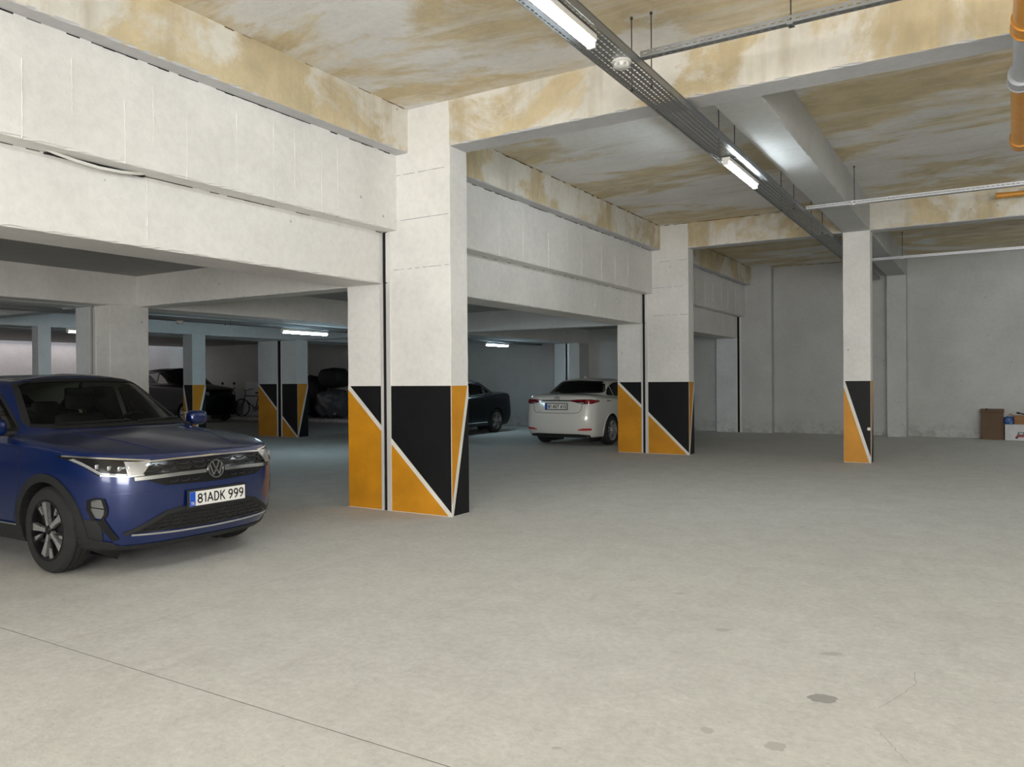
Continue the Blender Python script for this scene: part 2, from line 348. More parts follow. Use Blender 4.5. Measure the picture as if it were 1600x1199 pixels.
for bi, (y0, y1, nm) in enumerate(bays):
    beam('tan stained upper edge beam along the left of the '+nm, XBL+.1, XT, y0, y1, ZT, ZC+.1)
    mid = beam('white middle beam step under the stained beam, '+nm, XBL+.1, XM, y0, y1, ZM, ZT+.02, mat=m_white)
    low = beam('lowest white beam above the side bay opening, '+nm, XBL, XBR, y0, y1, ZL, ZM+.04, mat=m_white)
    lows.append(low)
    seam(mid, 'joint_gap', m_gap, (XM+.0005, max(y0, .5), ZT-.001), (XM+.0005, y1, ZT-.001), .003, .011, (0, 0, -1), .3)
    seam(low, 'joint_gap', m_gap, (XBR+.0005, max(y0, .5), ZM-.001), (XBR+.0005, y1, ZM-.001), .001, .006, (0, 0, -1), .6)
    ys = [2.807, 3.146, 3.545, 3.785, 4.085, 4.583, 4.992, 5.248, 5.597, 5.819] if bi == 0 else [y0+.5+i*.62+rnd.random()*.25 for i in range(int((y1-y0-.6)/.62))]
    for k, y in enumerate(ys):       # mortar that seeped between the formwork boards
        a = ZM+rnd.random()*.3*(k % 2); b = ZT-.06-rnd.random()*.25
        ridge(mid, XM, y, a, b)
    for k in range(2):
        y = (3.86 if bi == 0 else y0+2.1)+k*3.1
        if y < y1-.3:
            ridge(low, XBR, y, ZL+.05, ZM-.02)
beam('tan stained cross beam from the big painted column over the aisle', XA-.02, XRIGHT, YR[0][0]+.002, YR[0][1], ZB, ZC+.1)
beam('tan stained cross beam above the slim middle column', XA-.02, XRIGHT, YR[1][0]+.002, YR[1][1], ZB, ZC+.1)
XC0, XC1 = -2.135, -1.705
for (y0, y1, nm) in bays[1:]:
    seam(cl, 'rust_seam', m_rust, (XT+.001, y0, ZC), (XT+.001, y1, ZC), .004, .018, (0, 0, -1), .25)
for y in (YR[1][0], YW): seam(cl, 'rust_seam', m_rust, (XT, y-.001, ZC), (XRIGHT, y-.001, ZC), .003, .014, (0, 0, -1), .3)
seam(cl, 'rust_seam', m_rust, (XT+.001, 1.0, ZC), (XT+.001, YR[0][0], ZC), .003, .012, (0, 0, -1), .75)
beam('grey white ceiling beam running to the slim middle column', XC0, XC1, YR[0][1], YR[1][0], ZB+.002, ZC+.1, mat=m_grey)
beam('grey ceiling beam behind the slim middle column', XC0, XC1, YR[1][1], YW, ZB+.002, ZC+.1, mat=m_grey)
# side bays
for (x0, x1, nm) in ((-10.77, -10.38, 'near side of the second joint'), (-11.22, -10.84, 'far side of the second joint'), (-15.92, -15.34, 'near side of the third joint'), (-16.75, -16.08, 'far side of the third joint')):
    beam('pale low beam along the '+nm, x0, x1, YBACK, YW, ZL-.01, ZCB+.05, mat=m_blue if x0 < -10.8 else m_white)
for (x0, x1, y0, y1, nm) in ((-10.38, XBL, YR[0][0], YR[0][1], 'first side bay by the big column'), (-10.38, XBL, YR[1][0], YR[1][1], 'first side bay before the white sedan'),
                             (-15.34, -11.22, 6.36, 6.66, 'second side bay left of the blue car'), (-15.34, -11.22, YR[1][0], YR[1][1], 'second side bay beside the dark sedan')):
    beam('pale low cross beam in the '+nm, x0, x1, y0, y1, ZL-.005, ZCB+.05, mat=m_white if x0 == -10.38 and y0 < 7 else m_blue)
# ------------------------------------------------------------------ structure: columns with painted bases
PT = 1.395
def paint_face(parent, to3, nrm, W, a, b, down, t=.0025, st=.05):
    """diagonal hazard paint on a face of width W; this column covers u in [a,b]"""
    m = PT/W; hv = .5*st*math.sqrt(1+m*m)
    base = [(a, .006), (b, .006), (b, PT), (a, PT)]
    d = (lambda p: PT*(1-p[0]/W)-p[1]) if down else (lambda p: PT*p[0]/W-p[1])      # > 0 below the stripe
    below = clip(base, lambda p: d(p)-hv); above = clip(base, lambda p: -d(p)-hv)
    stripe = clip(clip(base, lambda p: d(p)+hv), lambda p: hv-d(p))
    slab2d('yellow_paint', below if down else above, to3, nrm, t, m_yel, parent)
    slab2d('black_paint', above if down else below, to3, nrm, t, m_blk, parent)
    slab2d('white_stripe', stripe, to3, nrm, t*1.2, m_wst, parent)
def column(label, x0, x1, y0, y1, z1, mat, front=None, side=False, lines=False):
    c = struct(rough_box('column', x0, x1, y0, y1, 0, z1, mat, jit=.005, ch=.008), label)
    if front:
        fx0, fx1 = front; paint_face(c, lambda p: (fx0+p[0], y0-.0005, p[1]), (0, -1, 0), fx1-fx0, x0-fx0+.004, x1-fx0-.004, True)
    if side:
        paint_face(c, lambda p: (x1+.0005, y0+p[0], p[1]), (1, 0, 0), y1-y0, .004, y1-y0-.004, False)
    if lines:   # pour joints left by the formwork lifts
        for z in (2.68, 3.22, 3.72):
            seam(c, 'pour_joint', m_plg, (x0+.1, y0-.0005, z), (x1-.012, y0-.0005, z+.002), .002, .004, (0, 0, 1), .2, .05)
    return c
def strip(parent, x0, x1, y, z0, z1, mat=m_alu, name='joint_cover_strip', d=.012):
    return box(name, x0, x1, y-d, y+.01, z0, z1, mat, parent, .002 if d > .004 else 0)
for i, (y0, y1) in enumerate(YR):
    nm = ('nearest big', 'second big')[i]
    c = column('%s white column with black and ochre painted base, aisle side of the joint' % nm, XAL, XA, y0, y1, ZC+.02, m_white, (XBL, XA), True, True)
    strip(c, XAL-.008, XAL+.052, y0, .0, ZL); strip(c, XAL-.008, XAL+.045, y0, ZL+.01, ZM-.01)
    box('joint_filler', XBR+.001, XAL-.001, y0+.004, y1-.02, 0, ZM, m_gap, c)
    c2 = column('%s white column with ochre painted base, left of the joint' % nm, XBL, XBR, y0, y1, ZL+.01, m_white, (XBL, XA), False)
    strip(c2, XBR-.03, XBR+.002, y0, 0, ZL)
c = column('slim white middle column with orange and black painted base', XC0, XC1, YR[1][0], YR[1][1], ZB+.01, m_white, (XC0, XC1), True)
bm = bmesh.new(); tube(bm, (XC1-.03, YR[1][0]-.012, .58), (XC1-.03, YR[1][0]+.01, .58), .028, 14); fix(bm); bmo('white_wall_plug', bm, m_plw, c)
# second joint: pairs near the blue car, hidden row, end wall
for (y0, y1, nm) in ((6.33, 6.915, 'behind the blue car'), (14.15, 14.73, 'behind the big painted column'), (20.85, YW, 'at the end wall behind the white sedan')):
    c = column('pale low column with a black joint edge '+nm, -10.77, -10.38, y0, y1, ZL, m_white if y0 < 20 else m_grey)
    strip(c, -10.775, -10.71, y0, 0, ZL-.02); box('joint_filler', -10.838, -10.771, y0+.02, y1, 0, ZL, m_gap, c)
    c2 = column('pale low column left of the black joint '+nm, -11.22, -10.84, y0, y1, ZL, m_blue); strip(c2, -10.865, -10.838, y0, 0, ZL-.02)
# third joint
c = column('painted column pair right half beside the bicycle', -15.94, -15.34, 14.42, 14.79, ZL, m_blue, (-16.83, -15.34), True)
strip(c, -15.945, -15.90, 14.42, 0, ZL-.02); box('joint_filler', -16.08, -15.945, 14.44, 14.79, 0, ZL, m_gap, c)
c = column('painted column pair left half beside the bicycle', -16.83, -16.08, 14.42, 14.79, ZL, m_blue, (-16.83, -15.34)); strip(c, -16.10, -16.07, 14.42, 0, ZL-.02)
column('painted column in front of the dark van', -15.67, -15.34, 11.287, 11.636, ZL, m_blue, (-15.67, -15.34), True)
column('plain dim column above the roof of the blue car', -15.56, -15.34, 7.94, 8.18, ZL, m_blue)
# end wall pilasters
p = struct(rough_box('column', -5.74, -4.90, 21.2, YW, 0, ZC, m_grey), 'grey pilaster on the end wall right of its black joint')
strip(p, -5.74, -5.69, 21.2, 0, ZL); strip(p, -5.74, -5.69, 21.2, ZL+.01, ZM-.01); box('joint_filler', -5.80, -5.741, 21.21, YW, 0, ZM, m_gap, p)
p = struct(rough_box('column', -6.38, -5.80, 21.2, YW, 0, ZL, m_blue), 'bluish pilaster on the end wall left of its black joint'); strip(p, -5.83, -5.80, 21.2, 0, ZL)
struct(rough_box('column', XC0, XC1, 21.15, YW, 0, ZB, m_grey), 'grey pilaster on the end wall behind the slim middle column')
struct(box('kerb', XLEFT, -17.5, 20.2, YW, 0, .12, m_left, None, .01), 'low pale kerb along the end wall under the bicycle')
# ------------------------------------------------------------------ cable trays, lamps, pipe
def slotted(bm, x0, x1, y0, y1, z, t, nx, pitch, sl, sw):
    """perforated sheet lying in xy: nx rows of slots along y"""
    n = int((y1-y0)/pitch); ox = (x1-x0)/nx
    def q(a, b, c, d):
        vs = [bm.verts.new((a, c, z)), bm.verts.new((b, c, z)), bm.verts.new((b, d, z)), bm.verts.new((a, d, z))]; bm.faces.new(vs)
    for i in range(nx):
        cx = x0+ox*(i+.5); q(x0+ox*i, cx-sw/2, y0, y1); q(cx+sw/2, x0+ox*(i+1), y0, y1)
        off = (i % 2)*pitch*.5
        for j in range(n+1):
            s = y0+j*pitch+off; e = s+(pitch-sl)
            s, e = max(s, y0), min(e, y1)
            if e > s: q(cx-sw/2, cx+sw/2, s, e)
def solid(bm, t):
    r = bmesh.ops.solidify(bm, geom=bm.faces[:], thickness=t); fix(bm)
def rod(parent, x, y, z0, z1, r=.005):
    bm = bmesh.new(); tube(bm, (x, y, z0), (x, y, z1), r, 6); tube(bm, (x, y, z0-.004), (x, y, z0+.012), r*2.2, 6); tube(bm, (x, y, z1-.02), (x, y, z1), r*2.4, 6); fix(bm); bmo('hanger_rod', bm, m_rod, parent)
def tray_y(label, x0, x1, y0, y1, z, h, rods, zc, nx=6, mat=m_galv):
    r = empty('cable_tray', ((x0+x1)/2, y0, z)); tag(r, label, 'cable tray'); ox, oy = (x0+x1)/2, y0
    bm = bmesh.new(); slotted(bm, x0-ox, x1-ox, 0, y1-y0, 0, .001, nx, .055, .034, .013); bmo('slotted_base', bm, mat, r)
    for sx in (x0-ox, x1-ox):
        bm = bmesh.new(); bx(bm, sx-.001, sx+.001, 0, y1-y0, 0, h); bx(bm, sx-.006 if sx < 0 else sx-.004, sx+.004 if sx < 0 else sx+.006, 0, y1-y0, h-.004, h); fix(bm); bmo('side_rail', bm, mat, r)
    for y in rods:
        for sx in (x0-ox+.03, x1-ox-.07): rod(r, sx, y-oy, -.012, zc-z)
    y = y0+2.44
    while y < y1:
        for sx in (x0-ox, x1-ox): box('splice_plate', sx-.004, sx+.004, y-oy-.09, y-oy+.09, .004, h-.006, mat, r)
        y += 2.44
    return r
tray_y('grey perforated cable tray hung lengthwise over the aisle', -2.52, -2.25, -1.0, YW-.6, 3.83, .06, (2.0, 6.0, 8.42, 11.4, 13.6, 16.5), ZC)
def strut_x(label, y, x0, x1, z, rods, zc, wd=.062, mat=m_galvl):
    r = empty('cable_tray', (x0, y, z)); tag(r, label, 'cable tray'); L = x1-x0
    bm = bmesh.new(); slotted(bm, -wd/2, wd/2, 0, L, 0, .002, 1, .055, .03, .014)
    for v in bm.verts: v.co = Vector((v.co.y, v.co.x, v.co.z))
    bmo('slotted_base', bm, mat, r)
    for s in (-1, 1):
        bm = bmesh.new(); slotted(bm, 0, .05, 0, L, 0, .002, 1, .055, .03, .014)
        for v in bm.verts: v.co = Vector((v.co.y, s*wd/2, v.co.x))
        bmo('side_rail', bm, mat, r)
    for xx in rods: rod(r, xx-x0, 0, -.012, zc-z); bm = bmesh.new(); bx(bm, xx-x0-.02, xx-x0+.02, -wd/2-.006, wd/2+.006, -.012, -.001); fix(bm); bmo('clamp', bm, mat, r)
    return r
strut_x('slim slotted channel crossing the ceiling in front of the first cross beam', 5.59, -2.24, 4.0, 3.88, (-1.15, 1.5), ZC, .06, m_galv)
strut_x('pale slotted channel crossing the second ceiling bay', 11.87, -2.24, 4.0, 3.88, (-1.60, 1.5), ZC, .09)
strut_x('pale slotted channel crossing the ceiling near the end wall', 17.8, -2.24, 4.0, 3.88, (-1.5, 1.0), ZC, .09)
tray_y('dark cable tray under the low beams beyond the blue car', -11.86, -11.62, 1.0, 20.8, 2.50, .05, (3, 9.4, 13, 16.6, 19.6), ZCB, 5)
def lamp(label, x, y0, y1, z, up_to, tubem=None):
    r = empty('fluorescent_lamp', (x, (y0+y1)/2, z)); tag(r, label, 'lamp'); L = (y1-y0)/2
    bm = bmesh.new(); bx(bm, -.045, .045, -L, L, .03, .075, 0, .006); fix(bm); bmo('housing', bm, m_plw, r)
    bm = bmesh.new(); n = 14
    prof = [(.0, -L+.0), (.022, -L+.004), (.028, -L+.02), (.028, L-.02), (.022, L-.004), (0.0, L)]
    lathe(bm, prof[1:-1], 14, 'Y', (0, 0, .012))
    bmesh.ops.holes_fill(bm, edges=bm.edges[:], sides=20); fix(bm); bmo('tube', bm, tubem or m_tube, r, 40)
    for s in (-1, 1):
        bm = bmesh.new(); bx(bm, -.03, .03, s*L-.012, s*L+.012, -.012, .07, 0, .004); fix(bm); bmo('end_cap', bm, m_plw, r)
    if up_to > z+.09:
        for s in (-.6, .6): bm = bmesh.new(); tube(bm, (0, s*L, .07), (0, s*L, up_to-z), .005, 6); fix(bm); bmo('hanger_rod', bm, m_rod, r)
    return r
lamp('lit tube lamp under the main tray, nearest to the viewer', -2.33, 3.68, 4.90, 3.745, 3.83)
lamp('added unseen tube lamp under the main tray behind the viewer', -2.35, -.6, .62, 3.745, 3.83)  # extra lamp added out of view to brighten the near floor
lamp('lit tube lamp under the main tray between the two cross beams', -2.39, 8.33, 9.56, 3.745, 3.83)
lamp('lit tube lamp beyond the blue car in the dim side bay', -11.74, 10.66, 11.86, 2.415, 2.5, m_tube2)
lamp('lit tube lamp above the dark sedan', -11.74, 17.86, 19.0, 2.415, 2.5, m_tube2)
lamp('lit tube lamp half hidden behind the pale column left', -14.2, 7.86, 9.06, 2.38, ZCB, m_tube3)
for (y, nm) in ((5.59, 'first'), (11.87, 'second'), (17.8, 'third')):  # lamps added beyond the right of the view to lift the aisle brightness
    l = lamp('added unseen tube lamp on the right part of the %s crossing channel' % nm, 2.4, y-.6, y+.6, 3.80, 3.80); l.rotation_euler = (0, 0, math.pi/2)
def detector(label, x, y, z):
    r = empty('smoke_detector', (x, y, z)); tag(r, label, 'smoke detector')
    bm = bmesh.new(); lathe(bm, [(.001, .05), (.055, .05), (.058, .035), (.05, .03)], 28, 'Z'); fix(bm); bmo('base', bm, m_plw, r, 35)
    bm = bmesh.new(); lathe(bm, [(.045, .035), (.05, .02), (.047, .005), (.035, -.004), (.001, -.006)], 28, 'Z'); fix(bm); bmo('cover', bm, m_plw, r, 50)
    for k in range(8):
        t = k*math.pi/4; bm = bmesh.new(); bx(bm, -.008, .008, -.0015, .0015, .0, .02, 0, 0, Matrix.Rotation(t, 4, 'Z') @ Matrix.Translation((.0485, 0, 0)) @ Matrix.Rotation(math.pi/2, 4, 'Z')); fix(bm); bmo('vent_slot', bm, m_plg, r)
    return r
d = detector('round white smoke detector under the aisle tray', -2.33, 5.42, 3.779); d.scale = (1.3, 1.3, 1.0)
d = detector('small smoke detector under the tray beyond the blue car', -11.74, 8.4, 2.448); d.scale = (1.2, 1.2, 1)
r = empty('drain_pipe', (.225, 2.5, 3.73)); tag(r, 'orange drain pipe with grey middle length under the ceiling at right', 'pipe')
bm = bmesh.new(); tube(bm, (-.045, 0, 0), (0.0, 3.55, 0), .085, 24); fix(bm); bmo('orange_length', bm, m_org, r, 40)
bm = bmesh.new(); tube(bm, (.0, 3.5, 0), (.014, 4.62, 0), .078, 24); fix(bm); bmo('grey_length', bm, m_pgrey, r, 40)
bm = bmesh.new(); tube(bm, (.014, 4.55, 0), (.05, 6.5, 0), .085, 24); tube(bm, (.05, 6.45, 0), (.05, 6.45, .69), .085, 24); tube(bm, (.049, 6.37, 0), (.051, 6.55, 0), .098, 24); fix(bm); bmo('orange_length', bm, m_org, r, 40)
for y in (3.5, 4.58): bm = bmesh.new(); tube(bm, (.0, y-.07, 0), (.004, y+.07, 0), .098, 24); tube(bm, (.0, y+.07, 0), (.004, y+.085, 0), .104, 24); fix(bm); bmo('socket', bm, m_org if y < 4 else m_pgrey, r, 40)
for y in (1.6, 5.2): bm = bmesh.new(); bx(bm, -.012, .012, y-.012, y+.012, .08, ZC-3.73); fix(bm); bmo('pipe_hanger', bm, m_galv, r)
r = empty('drain_pipe', (.12, 14.1, 4.22)); tag(r, 'short orange drain pipe at the second cross beam', 'pipe')
bm = bmesh.new(); tube(bm, (0, 0, 0), (1.8, .1, 0), .04, 18); tube(bm, (-.02, 0, 0), (.06, .003, 0), .046, 18); fix(bm); bmo('pipe_length', bm, m_org, r, 40)
bm = bmesh.new(); tube(bm, (.5, .02, 0), (.66, .03, 0), .05, 18); fix(bm); bmo('socket', bm, m_org, r, 40)
bm = bmesh.new(); path(bm, [(-5.745, 2.99, 3.135), (-5.735, 3.1, 3.112), (-5.73, 3.25, 3.09), (-5.728, 3.42, 3.077), (-5.73, 3.6, 3.085), (-5.735, 3.74, 3.105), (-5.75, 3.86, 3.135)], .013, 8); fix(bm)
tag(bmo('conduit', bm, m_plw, None, 60), 'loose white conduit sagging below the beam step above the blue car', 'conduit')
bm = bmesh.new()
for i in range(9): bx(bm, -5.799, -5.76, 3.05+i*.085, 3.14+i*.085, 3.10+random.random()*.01, 3.112, 0)
fix(bm); bmo('joint_crack', bm, m_gap, lows[0])
# ------------------------------------------------------------------ cars
def interp(curve, x):
    if x <= curve[0][0]: return curve[0][1]
    for (a, b), (c, d) in zip(curve, curve[1:]):
        if x <= c: return b+(d-b)*(x-a)/(c-a) if c > a else d
    return curve[-1][1]
FX = (0, .02, .07, .17, .32, .52); FY = (0, .36, .64, .81, .91, .985)
def bl(xf, xr, w, zc, ax, fx=1.0, rx=1.0):
    """one body level: half loop, front centre -> side -> rear centre"""
    P = [(xf-a*fx, w*b) for a, b in zip(FX, FY)]
    P += [(ax[0], w), (ax[0]*.5, w), (0, w), (ax[1]*.5, w)]
    P += [(xr+a*rx, w*b) for a, b in zip(FX, FY)][::-1]
    if isinstance(zc, (int, float)): zc = [(0, zc)]
    return [(x, y, interp(zc, x)) for x, y in P]
def suv_levels():
    A = (1.28, -1.274); L = []
    L.append(bl(1.95, -1.95, .70, .19, A)); L.append(bl(2.03, -2.04, .83, .205, A)); L.append(bl(2.105, -2.11, .868, .33, A))
    L.append(bl(2.13, -2.125, .878, .50, A)); L.append(bl(2.135, -2.13, .882, .69, A)); L.append(bl(2.115, -2.13, .884, [(-2, .85), (0, .82), (2.1, .82)], A))
    L.append(bl(2.05, -2.10, .872, [(-2.1, 1.03), (-1.2, 1.00), (0, .98), (1.28, .955), (1.75, .925), (2.05, .90)], A))
    L.append(bl(1.95, -2.07, .835, [(-2.1, 1.08), (-1.2, 1.055), (0, 1.025), (1.28, .985), (1.6, .965), (1.95, .932)], A))
    L.append([(1.5, 0, 1.025), (1.49, .3, 1.02), (1.47, .52, 1.005), (1.43, .66, .995), (1.34, .745, .99), (1.2, .795, .995), (1.0, .81, 1.01), (.55, .815, 1.025), (0, .815, 1.035), (-.65, .815, 1.05),
              (-1.2, .81, 1.075), (-1.75, .78, 1.10), (-1.93, .70, 1.11), (-1.99, .55, 1.115), (-2.02, .3, 1.12), (-2.03, 0, 1.12)])
    L.append([(1.04, 0, 1.075), (1.02, .28, 1.07), (.96, .5, 1.06), (.89, .64, 1.045), (.81, .72, 1.035), (.71, .755, 1.035), (.56, .775, 1.04), (.3, .785, 1.04), (0, .79, 1.045), (-.6, .79, 1.065),
              (-1.1, .775, 1.085), (-1.6, .735, 1.12), (-1.82, .64, 1.15), (-1.9, .5, 1.16), (-1.93, .28, 1.165), (-1.94, 0, 1.165)])
    T = [(.30, 0, 1.50), (.28, .28, 1.495), (.24, .47, 1.48), (.18, .57, 1.46), (.10, .61, 1.455), (0, .63, 1.465), (-.12, .64, 1.475), (-.25, .645, 1.48), (-.45, .645, 1.485), (-.8, .64, 1.48),
         (-1.15, .62, 1.455), (-1.45, .59, 1.415), (-1.6, .52, 1.395), (-1.66, .42, 1.395), (-1.69, .24, 1.40), (-1.70, 0, 1.40)]
    L.append(T); L.append([(x*.84-.06, y*.8, z+.04) for x, y, z in T])
    spine = [(x*.6-.22, 0, 1.545-.09*max(0, -(x*.6-.22)-.45)**1.3) for x, y, z in T]
    return L, spine, A
def sedan_levels():
    A = (1.385, -1.315); L = []
    _bl = bl
    def bb(*a): return _bl(*a, rx=.55)
    L.append(bb(2.10, -2.10, .70, .18, A)); L.append(bb(2.22, -2.20, .84, .195, A)); L.append(bb(2.30, -2.29, .878, .32, A)); L.append(bb(2.315, -2.32, .888, .48, A))
    L.append(bb(2.30, -2.315, .892, .64, A)); L.append(bb(2.25, -2.275, .892, [(-2.2, .88), (0, .80), (2.2, .74)], A))
    L.append(bb(2.15, -2.245, .877, [(-2.25, 1.015), (-1.3, .96), (0, .92), (1.4, .87), (2.15, .79)], A))
    L.append(bb(2.03, -2.20, .835, [(-2.2, 1.075), (-1.3, 1.005), (0, .96), (1.4, .90), (2.03, .825)], A))
    L.append([(1.62, 0, .93), (1.6, .3, .925), (1.56, .52, .915), (1.5, .66, .905), (1.40, .75, .905), (1.25, .80, .915), (1.05, .815, .925), (.55, .82, .955), (0, .82, .97), (-.65, .82, .985),
              (-1.15, .815, 1.01), (-1.65, .79, 1.04), (-1.87, .72, 1.065), (-1.96, .58, 1.08), (-2.0, .3, 1.095), (-2.01, 0, 1.10)])
    L.append([(1.08, 0, .99), (1.06, .28, .985), (1.0, .5, .975), (.93, .63, .965), (.84, .71, .96), (.72, .75, .96), (.55, .77, .965), (.3, .785, .97), (0, .79, .98), (-.6, .785, .995),
              (-1.0, .765, 1.015), (-1.35, .72, 1.04), (-1.55, .62, 1.075), (-1.64, .48, 1.09), (-1.68, .27, 1.10), (-1.70, 0, 1.102)])
    T = [(.32, 0, 1.375), (.30, .28, 1.37), (.25, .46, 1.355), (.18, .55, 1.34), (.10, .585, 1.34), (0, .60, 1.35), (-.1, .61, 1.36), (-.22, .615, 1.365), (-.38, .615, 1.37), (-.6, .61, 1.365),
         (-.8, .595, 1.355), (-.96, .575, 1.345), (-1.03, .52, 1.345), (-1.07, .42, 1.36), (-1.09, .24, 1.372), (-1.10, 0, 1.375)]
    L.append(T); L.append([(x*.84-.06, y*.8, z+.045) for x, y, z in T])
    spine = [(x*.6-.16, 0, 1.44-.02*((x*.6-.16+.35)/.5)**2) for x, y, z in T]
    return L, spine, A
def shell(levels, spine, zs=1.0, xs=1.0, ys=1.0):
    bm = bmesh.new(); cr = bm.edges.layers.float.new('crease_edge'); N = len(spine); rings = []
    V = lambda p, s=1: bm.verts.new((p[0]*xs, p[1]*s*ys, p[2]*zs))
    for L in levels:
        R = [V(p) for p in L]; Lf = [R[0]]+[V(p, -1) for p in L[1:-1]]+[R[-1]]; rings.append((R, Lf))
    top = [V(p) for p in spine]
    bot = [V((p[0]*.92, 0, p[2]-.004)) for p in levels[0]]
    def q(a, b, c, d, flip):
        vs = []
        for v in ((a, b, c, d) if not flip else (d, c, b, a)):
            if v not in vs: vs.append(v)
        if len(vs) > 2: bm.faces.new(vs)
    for side in (0, 1):
        seq = [bot]+[r[side] for r in rings]+[top]
        for A, B in zip(seq, seq[1:]):
            for k in range(N-1): q(A[k], A[k+1], B[k+1], B[k], side == 1)
    fix(bm)
    for e in bm.edges:      # crisper shoulder, glass base and roof rail
        for j, c in ((6, .35), (9, .45), (10, .35), (1, .4)):
            for side in (0, 1):
                R = rings[j][side]
                if e.verts[0] in R and e.verts[1] in R: e[cr] = c
    me = bpy.data.meshes.new('cage'); bm.to_mesh(me); bm.free()
    ob = bpy.data.objects.new('cage', me); COL.objects.link(ob); md = ob.modifiers.new('s', 'SUBSURF'); md.levels = 3; md.render_levels = 3; md.subdivision_type = 'CATMULL_CLARK'
    dg = bpy.context.evaluated_depsgraph_get(); out = bpy.data.meshes.new_from_object(ob.evaluated_get(dg)); bpy.data.objects.remove(ob); bpy.data.meshes.remove(me)
    return out
AXES = {'F': (Vector((1, 0, 0)), lambda u, v, d: Vector((d, u, v)), lambda p: (p.y, p.z)), 'R': (Vector((-1, 0, 0)), lambda u, v, d: Vector((-d, u, v)), lambda p: (p.y, p.z)),
        'L': (Vector((0, 1, 0)), lambda u, v, d: Vector((u, d, v)), lambda p: (p.x, p.z)), 'S': (Vector((0, -1, 0)), lambda u, v, d: Vector((u, -d, v)), lambda p: (p.x, p.z)),
        'T': (Vector((0, 0, 1)), lambda u, v, d: Vector((u, v, d)), lambda p: (p.x, p.y))}
